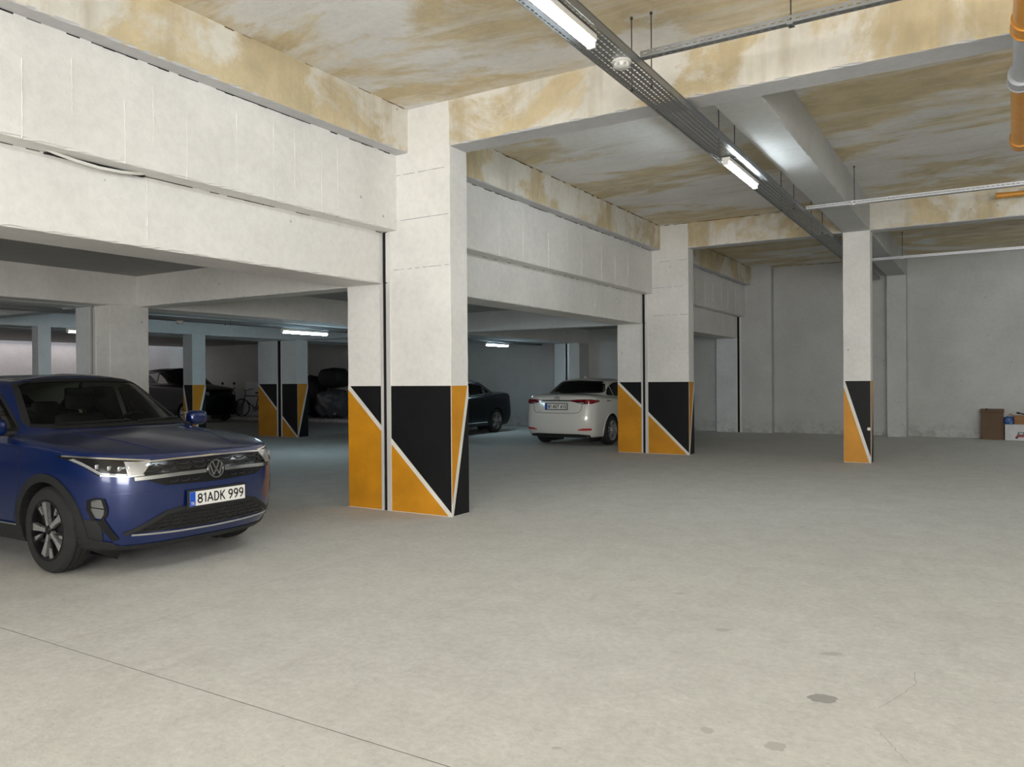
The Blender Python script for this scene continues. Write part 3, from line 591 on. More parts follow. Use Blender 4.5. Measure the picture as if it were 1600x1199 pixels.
class Car:
    def __init__(s, name, label, loc, rz, levels, paintm, zs=1.0, xs=1.0, ys=1.0, arch=.385, glassm=None):
        s.root = empty(name, loc, rz); tag(s.root, label, 'car'); L, sp, ax = levels; s.ax = (ax[0]*xs, ax[1]*xs); s.ys = ys
        s.me = shell(L, sp, zs, xs, ys); s.bm = bmesh.new(); s.bm.from_mesh(s.me); s.bvh = BVHTree.FromBMesh(s.bm); s.paint = paintm; s.arch = arch
    def hit(s, ax, u, v, off):
        d, to, _ = AXES[ax]; p, n, i, dist = s.bvh.ray_cast(to(u, v, 5), -d)
        if p is None:
            p, n, i, dist = s.bvh.find_nearest(to(u, v, .6))
        if n.dot(d) < 0: n = -n
        return p+n*off
    def cut(s, ax, poly, keep=None):
        """cut an opening of the given outline (seen along ax) clean out of the shell"""
        d, to, pr = AXES[ax]; bm = s.bm; n = len(poly)
        ok = lambda f: f.normal.dot(d) > .08 and (keep is None or keep(f.calc_center_median()))
        bm.normal_update()
        for i in range(n):
            a, b = poly[i], poly[(i+1) % n]; e = (b[0]-a[0], b[1]-a[1]); ln = math.hypot(*e)
            if ln < 1e-5: continue
            x0, x1 = sorted((a[0], b[0])); y0, y1 = sorted((a[1], b[1])); fs = []
            for f in bm.faces:
                if not ok(f): continue
                q = [pr(v.co) for v in f.verts]; us = [t[0] for t in q]; vs = [t[1] for t in q]
                if max(us) < x0-.004 or min(us) > x1+.004 or max(vs) < y0-.004 or min(vs) > y1+.004: continue
                sd = [(t[0]-a[0])*e[1]-(t[1]-a[1])*e[0] for t in q]
                if max(sd) > 0 and min(sd) < 0: fs.append(f)
            g = list({v for f in fs for v in f.verts})+list({x for f in fs for x in f.edges})+fs
            no2 = Vector((-e[1], e[0])).normalized(); no = to(no2.x, no2.y, 0)
            if g: bmesh.ops.bisect_plane(bm, geom=g, dist=1e-5, plane_co=to(a[0], a[1], 0), plane_no=no); bm.normal_update()
        def inside(u, v):
            r = False; j = n-1
            for i in range(n):
                if (poly[i][1] > v) != (poly[j][1] > v) and u < (poly[j][0]-poly[i][0])*(v-poly[i][1])/(poly[j][1]-poly[i][1])+poly[i][0]: r = not r
                j = i
            return r
        dl = [f for f in bm.faces if ok(f) and inside(*pr(f.calc_center_median()))]
        bmesh.ops.delete(bm, geom=dl, context='FACES')
    def patch(s, name, ax, lo, hi, mat, off=.004, nu=16, nv=6, parent=None, skirt=.012, smooth=60):
        us = sorted(set([lo[0][0]+(lo[-1][0]-lo[0][0])*i/nu for i in range(nu+1)]+[p[0] for p in lo+hi if lo[0][0] <= p[0] <= lo[-1][0]]))
        bm = bmesh.new(); G = []
        for u in us:
            a, b = interp(lo, u), interp(hi, u); G.append([bm.verts.new(s.hit(ax, u, a+(b-a)*j/nv, off)) for j in range(nv+1)])
        for A, B in zip(G, G[1:]):
            for j in range(nv): bm.faces.new((A[j], B[j], B[j+1], A[j+1]))
        if skirt:
            d = AXES[ax][0]; loop = [g[0] for g in G]+G[-1][1:]+[g[-1] for g in G[::-1]][1:]+G[0][::-1][1:-1]
            bk = [bm.verts.new(v.co-d*skirt) for v in loop]
            for i in range(len(loop)): j = (i+1) % len(loop); bm.faces.new((loop[i], loop[j], bk[j], bk[i]))
        bmesh.ops.remove_doubles(bm, verts=bm.verts[:], dist=1e-6); fix(bm)
        return bmo(name, bm, mat, parent or s.root, smooth)
    def line(s, name, ax, pts, wd, mat, off=.003, parent=None, step=.03, skirt=.006, closed=False):
        P = []; pts = list(pts)+([pts[0]] if closed else [])
        for a, b in zip(pts, pts[1:]):
            n = max(1, int(math.hypot(b[0]-a[0], b[1]-a[1])/step))
            P += [(a[0]+(b[0]-a[0])*i/n, a[1]+(b[1]-a[1])*i/n) for i in range(n)]
        P.append(pts[-1]); bm = bmesh.new(); rows = []; d = AXES[ax][0]
        for i, p in enumerate(P):
            q, r = P[max(i-1, 0)], P[min(i+1, len(P)-1)]
            if closed and i in (0, len(P)-1): q, r = P[-2], P[1]
            t = Vector((r[0]-q[0], r[1]-q[1])).normalized(); n = Vector((-t.y, t.x))*wd/2
            a, b = s.hit(ax, p[0]+n.x, p[1]+n.y, off), s.hit(ax, p[0]-n.x, p[1]-n.y, off)
            rows.append([bm.verts.new(c) for c in (a-d*skirt, a, b, b-d*skirt)])
        for A, B in zip(rows, rows[1:]):
            for k in range(3): bm.faces.new((A[k], B[k], B[k+1], A[k+1]))
        fix(bm); return bmo(name, bm, mat, parent or s.root, 50)
    def window(s, name, ax, lo, hi, mat, keep=None, trim=None, tw=.014, parent=None):
        poly = list(lo)+list(hi)[::-1]; pl = []
        for p in poly:
            if not pl or abs(p[0]-pl[-1][0])+abs(p[1]-pl[-1][1]) > 1e-4: pl.append(p)
        s.cut(ax, pl, keep); g = s.patch(name, ax, lo, hi, mat, .0, 24, 10, parent, .004)
        if trim is not None: s.line('window_trim', ax, pl, tw, trim, .002, g, closed=True)
        return g
    def arches(s, R):
        for x in s.ax:
            for ax in 'LS': s.cut(ax, [(x+R*math.cos(t*math.pi/16), .33+R*math.sin(t*math.pi/16)) for t in range(32)])
        for f in [f for f in s.bm.faces if f.normal.z < -.3 and any(math.hypot(f.calc_center_median().x-x, f.calc_center_median().z-.33) < R for x in s.ax) and abs(f.calc_center_median().y) > .46]: s.bm.faces.remove(f)
        for x in s.ax:
            for sd in (-1, 1):
                bm = bmesh.new(); A, B = [], []
                for t in range(-4, 21):
                    a = t*math.pi/16; A.append(bm.verts.new((x+R*math.cos(a), sd*.47, .33+R*math.sin(a))))
                    B.append(bm.verts.new(s.hit('L' if sd > 0 else 'S', x+R*math.cos(a), max(.2, .33+R*math.sin(a)), -.004)))
                for k in range(len(A)-1): bm.faces.new((A[k], A[k+1], B[k+1], B[k]))
                bm.faces.new(A); fix(bm); bmo('wheel_well', bm, m_dark, s.root)
    def body(s): s.bodyo = bmo('body', s.bm, s.paint, s.root, 38); return s.bodyo
    def headliner(s, zmin, mat):
        bm = bmesh.new(); bm.from_mesh(s.bodyo.data); bm.normal_update()
        bmesh.ops.delete(bm, geom=[f for f in bm.faces if f.calc_center_median().z < zmin], context='FACES')
        ns = {v: v.normal.copy() for v in bm.verts}
        for v in bm.verts: v.co -= ns[v]*.02
        bmesh.ops.reverse_faces(bm, faces=bm.faces[:]); bmo('headliner', bm, mat, s.root, 60)
    def wheels(s, R, wd, y, rim_r, style, rimdark=m_gloss):
        for x in s.ax:
            for sd in (-1, 1): wheel(s.root, x, sd*y, R, wd, rim_r, sd, style, rimdark)
    def interior(s, zb, xw, dash=True):
        r = s.root
        box('cabin_floor', -1.6, 1.15, -.68, .68, .30, .34, m_int, r)
        box('firewall', 1.00, 1.04, -.66, .66, .30, zb-.22, m_int, r)
        for y in (-.36, .36):
            for x, hz in ((.02, .66), (-.62, .56)):
                bm = bmesh.new(); bx(bm, x-.26, x+.26, y-.25, y+.25, .45, .62, 0, .05); fix(bm); c = bmo('seat', bm, m_int, r, 60)
                bm = bmesh.new(); bx(bm, -.07, .07, y-.24, y+.24, 0, .62, 0, .05, Matrix.Translation((x-.28, 0, .55)) @ Matrix.Rotation(-.28, 4, 'Y')); fix(bm); bmo('backrest', bm, m_int, c, 60)
                bm = bmesh.new(); bx(bm, -.05, .05, y-.13, y+.13, hz, hz+.17, 0, .035, Matrix.Translation((x-.28, 0, .55)) @ Matrix.Rotation(-.24, 4, 'Y')); fix(bm); bmo('headrest', bm, m_int, c, 60)
        if dash:
            bm = bmesh.new(); bx(bm, xw-.32, xw+.06, -.62, .62, .60, zb-.07, 0, .06); fix(bm); bmo('dashboard', bm, m_dark, r, 60)
            bm = bmesh.new(); n = 28
            q = Matrix.Translation((xw-.42, .36, zb-.10)) @ Matrix.Rotation(-1.15, 4, 'Y')
            path(bm, [q @ Vector((.185*math.cos(2*math.pi*i/n), .185*math.sin(2*math.pi*i/n), 0)) for i in range(n+1)], .016, 8)
            for a in (0, 2.5, 3.8): tube(bm, q @ Vector((0, 0, 0)), q @ Vector((.18*math.cos(a+math.pi/2), .18*math.sin(a+math.pi/2), 0)), .018, 8)
            tube(bm, q @ Vector((0, 0, -.02)), q @ Vector((0, 0, .03)), .06, 16); fix(bm); bmo('steering_wheel', bm, m_dark, r, 50)
            bm = bmesh.new(); bx(bm, xw-.68, xw-.62, -.13, .13, zb+.24, zb+.31, 0, .02); tube(bm, (xw-.64, 0, zb+.30), (xw-.60, 0, zb+.40), .015, 8); fix(bm); bmo('rear_view_mirror', bm, m_dark, r, 50)
def wheel(parent, x, y, R, wd, rr, sd, style, rimdark):
    h = wd/2; bm = bmesh.new()
    P = [(rr, -h+.02), (rr+.01, -h+.004), (R-.055, -h), (R-.02, -h+.012), (R-.004, -h+.035)]
    for g in (-.045, 0, .045): P += [(R, g-.012), (R, g-.004), (R-.009, g-.003), (R-.009, g+.003), (R, g+.004)]
    P += [(R-.004, h-.035), (R-.02, h-.012), (R-.055, h), (rr+.01, h-.004), (rr, h-.02)]
    lathe(bm, P, 56, 'Y', (0, 0, 0), True); fix(bm); t = bmo('wheel', bm, m_rub, parent, 35); t.location = (x, y, R)
    o = sd*h
    bm = bmesh.new(); lathe(bm, [(rr+.004, o-sd*.004), (rr-.008, o-sd*.006), (rr-.012, o-sd*.03), (rr-.02, -o)], 56, 'Y'); fix(bm); bmo('rim', bm, rimdark if style == 'twist' else m_silv, t, 40)
    bm = bmesh.new(); lathe(bm, [(rr-.014, o-sd*.085), (.001, o-sd*.085)], 40, 'Y'); lathe(bm, [(.145, o-sd*.075), (.001, o-sd*.075)], 32, 'Y'); fix(bm); bmo('brake_disc', bm, m_dark, t)
    def spoke(name, pts, d0, d1, mat):
        bm = bmesh.new(); A = [bm.verts.new((p[0], o-sd*(d0 if k in (0, 1, 2, len(pts)-1, len(pts)-2) else d0), p[1])) for k, p in enumerate(pts)]; B = [bm.verts.new((p[0], o-sd*d1, p[1])) for p in pts]
        bm.faces.new(A); bm.faces.new(B[::-1])
        for i in range(len(pts)): j = (i+1) % len(pts); bm.faces.new((A[i], A[j], B[j], B[i]))
        fix(bm); return bmo(name, bm, mat, t)
    rotp = lambda a, r, w: (r*math.cos(a)-w*math.sin(a), r*math.sin(a)+w*math.cos(a))
    for k in range(5):
        a = 2*math.pi*k/5+math.pi/2+(.36 if style == 'twist' else .1)
        if style == 'twist':     # wide machined blade with a slimmer twin behind, black pockets
            spoke('spoke', [rotp(a, .035, -.014), rotp(a, .11, -.022), rotp(a, rr-.012, -.048), rotp(a, rr-.010, .010), rotp(a, .11, .012), rotp(a, .035, .016)], .018, .05, m_silv)
            spoke('spoke', [rotp(a+.50, .05, -.03), rotp(a+.42, .12, -.01), rotp(a+.40, rr-.012, -.012), rotp(a+.40, rr-.010, .030), rotp(a+.44, .12, .010)], .03, .055, rimdark)
            spoke('spoke', [rotp(a+.30, rr*.62, -.004), rotp(a+.36, rr-.012, -.016), rotp(a+.36, rr-.010, .016), rotp(a+.30, rr*.62, .010)], .024, .05, m_silv)
        else:
            for w in (-.026, .026): spoke('spoke', [rotp(a, .03, w*.7-.012), rotp(a, rr-.01, w*1.5-.014), rotp(a, rr-.01, w*1.5+.014), rotp(a, .03, w*.7+.012)], .02, .05, m_silv)
    bm = bmesh.new(); lathe(bm, [(.001, o-sd*.008), (.026, o-sd*.009), (.03, o-sd*.016), (.034, o-sd*.05)], 24, 'Y'); fix(bm); bmo('hub_cap', bm, rimdark if style == 'twist' else m_silv, t, 40)
    return t
def oarc(cx, cy, rx, ry, a0=0, a1=360, n=16): return [(cx+rx*math.cos(math.radians(a0+(a1-a0)*i/n)), cy+ry*math.sin(math.radians(a0+(a1-a0)*i/n))) for i in range(n+1)]
GLY = {'8': (.6, [oarc(.3, .26, .27, .23), oarc(.3, .73, .23, .21)]), '1': (.34, [[(.04, .80), (.25, .97), (.25, .03)]]), 'A': (.72, [[(.03, .03), (.36, .97), (.69, .03)], [(.16, .33), (.56, .33)]]),
       'D': (.64, [[(.06, .03), (.06, .97), (.28, .97)]+oarc(.28, .5, .30, .47, 90, -90)+[(.06, .03)]]), 'K': (.64, [[(.06, .0), (.06, 1.)], [(.58, 1.), (.08, .42)], [(.22, .56), (.60, .0)]]),
       '9': (.58, [oarc(.29, .70, .24, .26), [(.53, .70), (.50, .42), (.36, .18), (.18, .0)]]), '6': (.58, [oarc(.29, .30, .24, .26), [(.05, .30), (.08, .58), (.22, .82), (.40, 1.)]]),
       '3': (.58, [oarc(.27, .73, .23, .23, 150, -90, 12)+oarc(.27, .27, .26, .23, 90, -150, 12)]), 'T': (.60, [[(.0, .97), (.60, .97)], [(.30, .97), (.30, .0)]]),
       'R': (.62, [[(.06, .0), (.06, .97), (.30, .97)]+oarc(.30, .74, .24, .23, 90, -90, 8)+[(.06, .51)], [(.30, .50), (.58, .0)]]), 'C': (.62, [oarc(.34, .5, .28, .47, 50, 310)]),
       'O': (.66, [oarc(.33, .5, .29, .47)]), 'L': (.52, [[(.06, 1.), (.06, .03), (.50, .03)]]), ' ': (.16, [])}
def text_mesh(txt, size, ext, bold=0, w=.12):
    bm = bmesh.new(); x = 0
    for ch in txt:
        wd, st = GLY[ch]
        for pl in st: stroke(bm, [((x+a)*size, b*size) for a, b in pl], w*size, 0, ext)
        x += wd+.16
    X = (x-.16)*size
    for v in bm.verts: v.co.x -= X/2; v.co.y -= size/2
    fix(bm); me = bpy.data.meshes.new('text'); bm.to_mesh(me); bm.free(); return me
def prism(bm, poly, t0, t1):
    A = [bm.verts.new((p[0], p[1], t0)) for p in poly]; B = [bm.verts.new((p[0], p[1], t1)) for p in poly]; bm.faces.new(A[::-1]); bm.faces.new(B)
    for i in range(len(poly)): j = (i+1) % len(poly); bm.faces.new((A[i], A[j], B[j], B[i]))
def stroke(bm, pts, w, t0, t1):
    """polyline of constant width as a prism chain"""
    pts = [Vector(p) for p in pts]
    for a, b in zip(pts, pts[1:]):
        d = (b-a).normalized(); n = Vector((-d.y, d.x))*w/2; e = d*w*.25; prism(bm, [a-e+n, a-e-n, b+e-n, b+e+n], t0, t1)
def plate(parent, txt, c, fwd, tr=True, tilt=0, wide=.52, ht=.112, sw=.145):
    """number plate centred at c, facing along +x (fwd=1) or -x (fwd=-1) of the car"""
    q = Matrix.Translation(c) @ Matrix.Rotation(math.pi/2 if fwd > 0 else -math.pi/2, 4, 'Z') @ Matrix.Rotation(math.pi/2-tilt, 4, 'X')
    bm = bmesh.new(); bx(bm, -wide/2-.016, wide/2+.016, -ht/2-.018, ht/2+.016, -.016, -.001, 0, .004); fix(bm); bm.transform(q); h = bmo('plate_holder', bm, m_dark, parent)
    bm = bmesh.new(); bx(bm, -wide/2, wide/2, -ht/2, ht/2, -.001, .002, 0, .001); fix(bm); bm.transform(q); p = bmo('number_plate', bm, m_plate, parent)
    bm = bmesh.new(); bx(bm, -wide/2, -wide/2+.048, -ht/2+.001, ht/2-.001, .001, .0028); fix(bm); bm.transform(q); bmo('blue_band', bm, m_pblue, p)
    me = text_mesh(txt, .082, .0008, 0, sw); xs = [v.co.x for v in me.vertices]; ysv = [v.co.y for v in me.vertices]
    sx = (wide-.048-.034)/(max(xs)-min(xs)); sy = .082/(max(ysv)-min(ysv)); cx, cy = (max(xs)+min(xs))/2, (max(ysv)+min(ysv))/2
    for v in me.vertices: v.co = Vector(((v.co.x-cx)*sx+.024, (v.co.y-cy)*sy, v.co.z+.0026))
    me.transform(q); link('plate_text', me, m_ink, p)
    if tr:
        me = text_mesh('TR', .022, .0006, 0, .17)
        for v in me.vertices: v.co = Vector((v.co.x-wide/2+.024, v.co.y-ht/2+.022, v.co.z+.0032))
        me.transform(q); link('plate_text', me, m_pwhite, p)
    return p
def mirror_y(c): return [(-a, b) for a, b in c][::-1]

# ---- blue crossover parked in the first side bay
C = Car('crossover_car', 'blue crossover car facing right, parked at the left edge', (-7.40, 4.085, 0), 0, suv_levels(), m_cblue)
wlo = [(-.69, 1.105), (-.6, 1.10), (0, 1.10), (.6, 1.10), (.69, 1.105)]; whi = [(-.69, 1.125), (-.56, 1.44), (-.50, 1.468), (-.3, 1.478), (0, 1.482), (.3, 1.478), (.50, 1.468), (.56, 1.44), (.69, 1.125)]
C.window('windscreen', 'F', wlo, whi, m_glass, lambda p: p.x > 0 and p.z > 1.06, m_dark, .03)
for ax in 'LS':
    kp = (lambda p: p.y > .3) if ax == 'L' else (lambda p: p.y < -.3)
    C.window('door_window', ax, [(-.22, 1.075), (.3, 1.07), (.62, 1.075)], [(-.22, 1.425), (-.05, 1.42), (.10, 1.395), (.3, 1.28), (.62, 1.09)], m_glass, kp, m_dark, .018)
    C.window('door_window', ax, [(-1.02, 1.105), (-.6, 1.09), (-.30, 1.08)], [(-1.02, 1.39), (-.6, 1.428), (-.30, 1.428)], m_glass, kp, m_dark, .018)
    C.window('quarter_window', ax, [(-1.42, 1.15), (-1.08, 1.11)], [(-1.42, 1.20), (-1.08, 1.38)], m_glass, kp, m_dark, .018)
C.window('rear_window', 'R', [(-.6, 1.20), (0, 1.20), (.6, 1.20)], [(-.6, 1.25), (-.48, 1.35), (0, 1.36), (.48, 1.35), (.6, 1.25)], m_glass, lambda p: p.x < -1.3 and p.z > 1.12, m_dark)
C.arches(.375); C.body(); C.headliner(1.09, m_head); C.interior(1.10, .86)
C.wheels(.332, .205, .772, .226, 'twist')
for x in C.ax:
    for ax, sd in (('L', 1), ('S', -1)):
        C.line('arch_cladding', ax, [(x+.405*math.cos(t*math.pi/20), .33+.405*math.sin(t*math.pi/20)) for t in range(-3, 24)], .062, m_clad, .012, step=.04, skirt=.02)
for ax in 'LS':
    C.patch('sill_cladding', ax, [(-.92, .215), (.92, .215)], [(-.92, .34), (.92, .34)], m_clad, .012, 12, 4)
    C.patch('bumper_cladding', ax, [(1.62, .215), (1.86, .215)], [(1.62, .30), (1.74, .30), (1.86, .27)], m_clad, .010, 10, 4)
    for pts in ([(.62, 1.03), (.88, .92), (.92, .70), (.80, .36)], [(-.26, 1.07), (-.26, .36)], [(-1.05, 1.08), (-1.02, .80), (-.90, .60), (-.88, .36)]): C.line('door_gap', ax, pts, .006, m_dark, .0012, skirt=.002)
    for x in (-.1, -.9): C.line('door_handle', ax, [(x, .93), (x+.17, .925)], .024, m_cblue, .022, skirt=.018)
    C.line('sill_trim', ax, [(-.9, .345), (.86, .345)], .012, m_chr, .016)
# hood shut line and creases
C.line('hood_gap', 'T', [(.92, -.70), (1.30, -.755), (1.62, -.745), (1.84, -.66)], .007, m_dark, .001, skirt=.002)
C.line('hood_gap', 'T', [(.92, .70), (1.30, .755), (1.62, .745), (1.84, .66)], .007, m_dark, .001, skirt=.002)
for sd in (-1, 1): C.line('hood_crease', 'T', [(1.0, sd*.50), (1.45, sd*.46), (1.92, sd*.36)], .030, m_cblue, .004, skirt=.006)
C.patch('wiper_cowl', 'F', [(-.60, 1.072), (0, 1.080), (.60, 1.072)], [(-.60, 1.10), (0, 1.10), (.60, 1.10)], m_dark, .006, 16, 3)
for (a, b) in (((-.55, 1.108), (.02, 1.118)), ((.08, 1.108), (.62, 1.118))): C.line('wiper', 'F', [a, b], .012, m_dark, .014, skirt=.01)
# face: grille, lamps, chrome, emblem, plate
gr = C.patch('grille', 'F', [(-.66, .80), (-.58, .735), (-.42, .675), (0, .665), (.42, .675), (.58, .735), (.66, .80)], [(-.66, .845), (-.5, .852), (0, .858), (.5, .852), (.66, .845)], m_gloss, .003, 24, 5)
for z, ww in ((.70, .40), (.79, .58), (.825, .60)):
    for k in range(9):
        y = -ww+(2*ww)*(k+.5)/9
        if abs(y) > .1 or z > .8: C.line('grille_bar', 'F', [(y-ww/11, z+.008), (y-ww/24, z-.004), (y+ww/24, z-.004), (y+ww/11, z+.008)], .008, m_clad, .009, gr, .02)
C.line('chrome_strip', 'F', [(-.60, .852), (-.3, .862), (0, .865), (.3, .862), (.60, .852)], .012, m_chr, .010)
for sd in (-1, 1):
    C.line('chrome_strip', 'F', [(sd*.085, .752), (sd*.3, .750), (sd*.52, .742), (sd*.62, .738)], .026, m_chr, .014)
    m = (lambda c: c) if sd > 0 else mirror_y
    hl = C.patch('headlight', 'F', m([(.50, .835), (.56, .76), (.66, .752), (.78, .765), (.865, .895)]), m([(.50, .858), (.62, .872), (.76, .888), (.865, .905)]), m_gloss, .004, 22, 5)
    C.patch('lens_panel', 'F', m([(.51, .838), (.57, .768), (.655, .762)]), m([(.51, .852), (.57, .858), (.655, .864)]), m_lens, .010, 8, 4, hl)
    C.line('daylight_strip', 'F', m([(.50, .862), (.62, .876), (.76, .892), (.86, .906)]), .011, m_chr, .011, hl)
    C.line('daylight_strip', 'F', m([(.66, .768), (.775, .782), (.845, .885)]), .014, m_lens, .011, hl)
    for y, z in ((.69, .815), (.735, .822), (.78, .832)):
        p = C.hit('F', sd*y, z, .006); bm = bmesh.new(); bx(bm, p.x-.01, p.x+.006, p.y-.015, p.y+.015, p.z-.018, p.z+.018, 0, .006); fix(bm); bmo('lamp_cell', bm, m_lens, hl, 50)
    if sd > 0: C.line('indicator', 'F', m([(.845, .84), (.862, .885)]), .012, m_amber, .012, hl)
    C.line('daylight_strip', 'F', m([(.56, .764), (.66, .757), (.775, .771)]), .009, m_silv, .012, hl)
    fg = C.patch('fog_lamp', 'F', m([(.758, .49), (.770, .455), (.790, .46), (.808, .52)]), m([(.758, .56), (.770, .592), (.790, .595), (.808, .58)]), m_fog, .006, 10, 6)
    C.line('fog_bezel', 'F', m([(.754, .53), (.768, .600), (.792, .604), (.813, .588), (.812, .52), (.793, .445), (.766, .438), (.754, .485)]), .012, m_gloss, .010, fg, closed=True)
    C.line('fog_bezel', 'F', m([(.770, .44), (.735, .36), (.69, .29)]), .030, m_gloss, .008, fg)
    C.line('fog_bezel', 'F', m([(.757, .525), (.811, .54)]), .007, m_gloss, .012, fg)
    C.patch('corner_cladding', 'F', m([(.66, .235), (.74, .23), (.84, .225)]), m([(.66, .245), (.74, .275), (.775, .44), (.84, .45)]), m_clad, .006, 8, 5)
    C.line('bumper_crease', 'F', m([(.40, .632), (.60, .628), (.74, .625)]), .018, m_cblue, .006)
lg = C.patch('lower_grille', 'F', [(-.63, .335), (0, .325), (.63, .335)], [(-.63, .345), (-.40, .455), (-.30, .475), (.30, .475), (.40, .455), (.63, .345)], m_gloss, .004, 24, 5)
C.line('grille_frame', 'F', [(-.66, .33), (-.41, .468), (-.30, .487), (.30, .487), (.41, .468), (.66, .33)], .03, m_clad, .008, lg)
for r in range(4):
    for k in range(10):
        z = .355+r*.03; ww = .56-r*.055; y = -ww+2*ww*(k+.5)/10+(.02 if r % 2 else 0)
        C.line('grille_bar', 'F', [(y-ww/13, z), (y-ww/30, z-.007), (y+ww/30, z-.007), (y+ww/13, z)], .006, m_clad, .010, lg, .02)
C.line('chrome_strip', 'F', [(-.62, .325), (-.3, .314), (0, .312), (.3, .314), (.62, .325)], .014, m_chr, .012)
C.patch('lower_lip', 'F', [(-.72, .205), (0, .205), (.72, .205)], [(-.72, .24), (0, .245), (.72, .24)], m_clad, .006, 16, 3)
p = C.hit('F', 0, .762, 0); q = Matrix.Translation((p.x+.010, 0, .762)) @ Matrix.Rotation(math.pi/2, 4, 'Z') @ Matrix.Rotation(math.pi/2-.10, 4, 'X')
bm = bmesh.new(); lathe(bm, [(.001, .006), (.072, .006), (.078, .0), (.078, -.02)], 36, 'Z'); fix(bm); bm.transform(q); em = bmo('emblem', bm, m_gloss, C.root, 40)
bm = bmesh.new(); lathe(bm, [(.070, .006), (.071, .012), (.065, .012), (.064, .006)], 36, 'Z', (0, 0, 0), True)
stroke(bm, [(-.030, .058), (-.010, .008)], .010, .006, .012); stroke(bm, [(.030, .058), (.010, .008)], .010, .006, .012); stroke(bm, [(-.012, .009), (.012, .009)], .009, .006, .012)
stroke(bm, [(-.055, .036), (-.028, -.048), (0, .0), (.028, -.048), (.055, .036)], .010, .006, .0118)
fix(bm); bm.transform(q); bmo('emblem_mark', bm, m_chr, em, 40)
p = C.hit('F', 0, .548, 0); plate(C.root, '81ADK 999', (p.x+.022, .01, .548), 1)
for sd in (-1, 1):     # door mirrors
    bm = bmesh.new(); bx(bm, -.06, .07, -.10, .10, -.07, .07, 0, .045); fix(bm); bm.transform(Matrix.Translation((.62, sd*.94, 1.10))); mo = bmo('door_mirror', bm, m_cblue, C.root, 60)
    bm = bmesh.new(); bx(bm, -.066, -.055, -.085, .085, -.055, .055, 0, .004); fix(bm); bm.transform(Matrix.Translation((.62, sd*.94, 1.10))); bmo('mirror_glass', bm, m_chr, mo)
    bm = bmesh.new(); bx(bm, -.03, .03, -.07, .07, -.02, .02, 0, .01); fix(bm); bm.transform(Matrix.Translation((.62, sd*.82, 1.05))); bmo('mirror_arm', bm, m_dark, mo, 50)
    C.patch('tail_light', 'R', ([(.35, .86), (.8, .88)] if sd > 0 else [(-.8, .88), (-.35, .86)]), ([(.35, .92), (.8, .98)] if sd > 0 else [(-.8, .98), (-.35, .92)]), m_redl, .004)

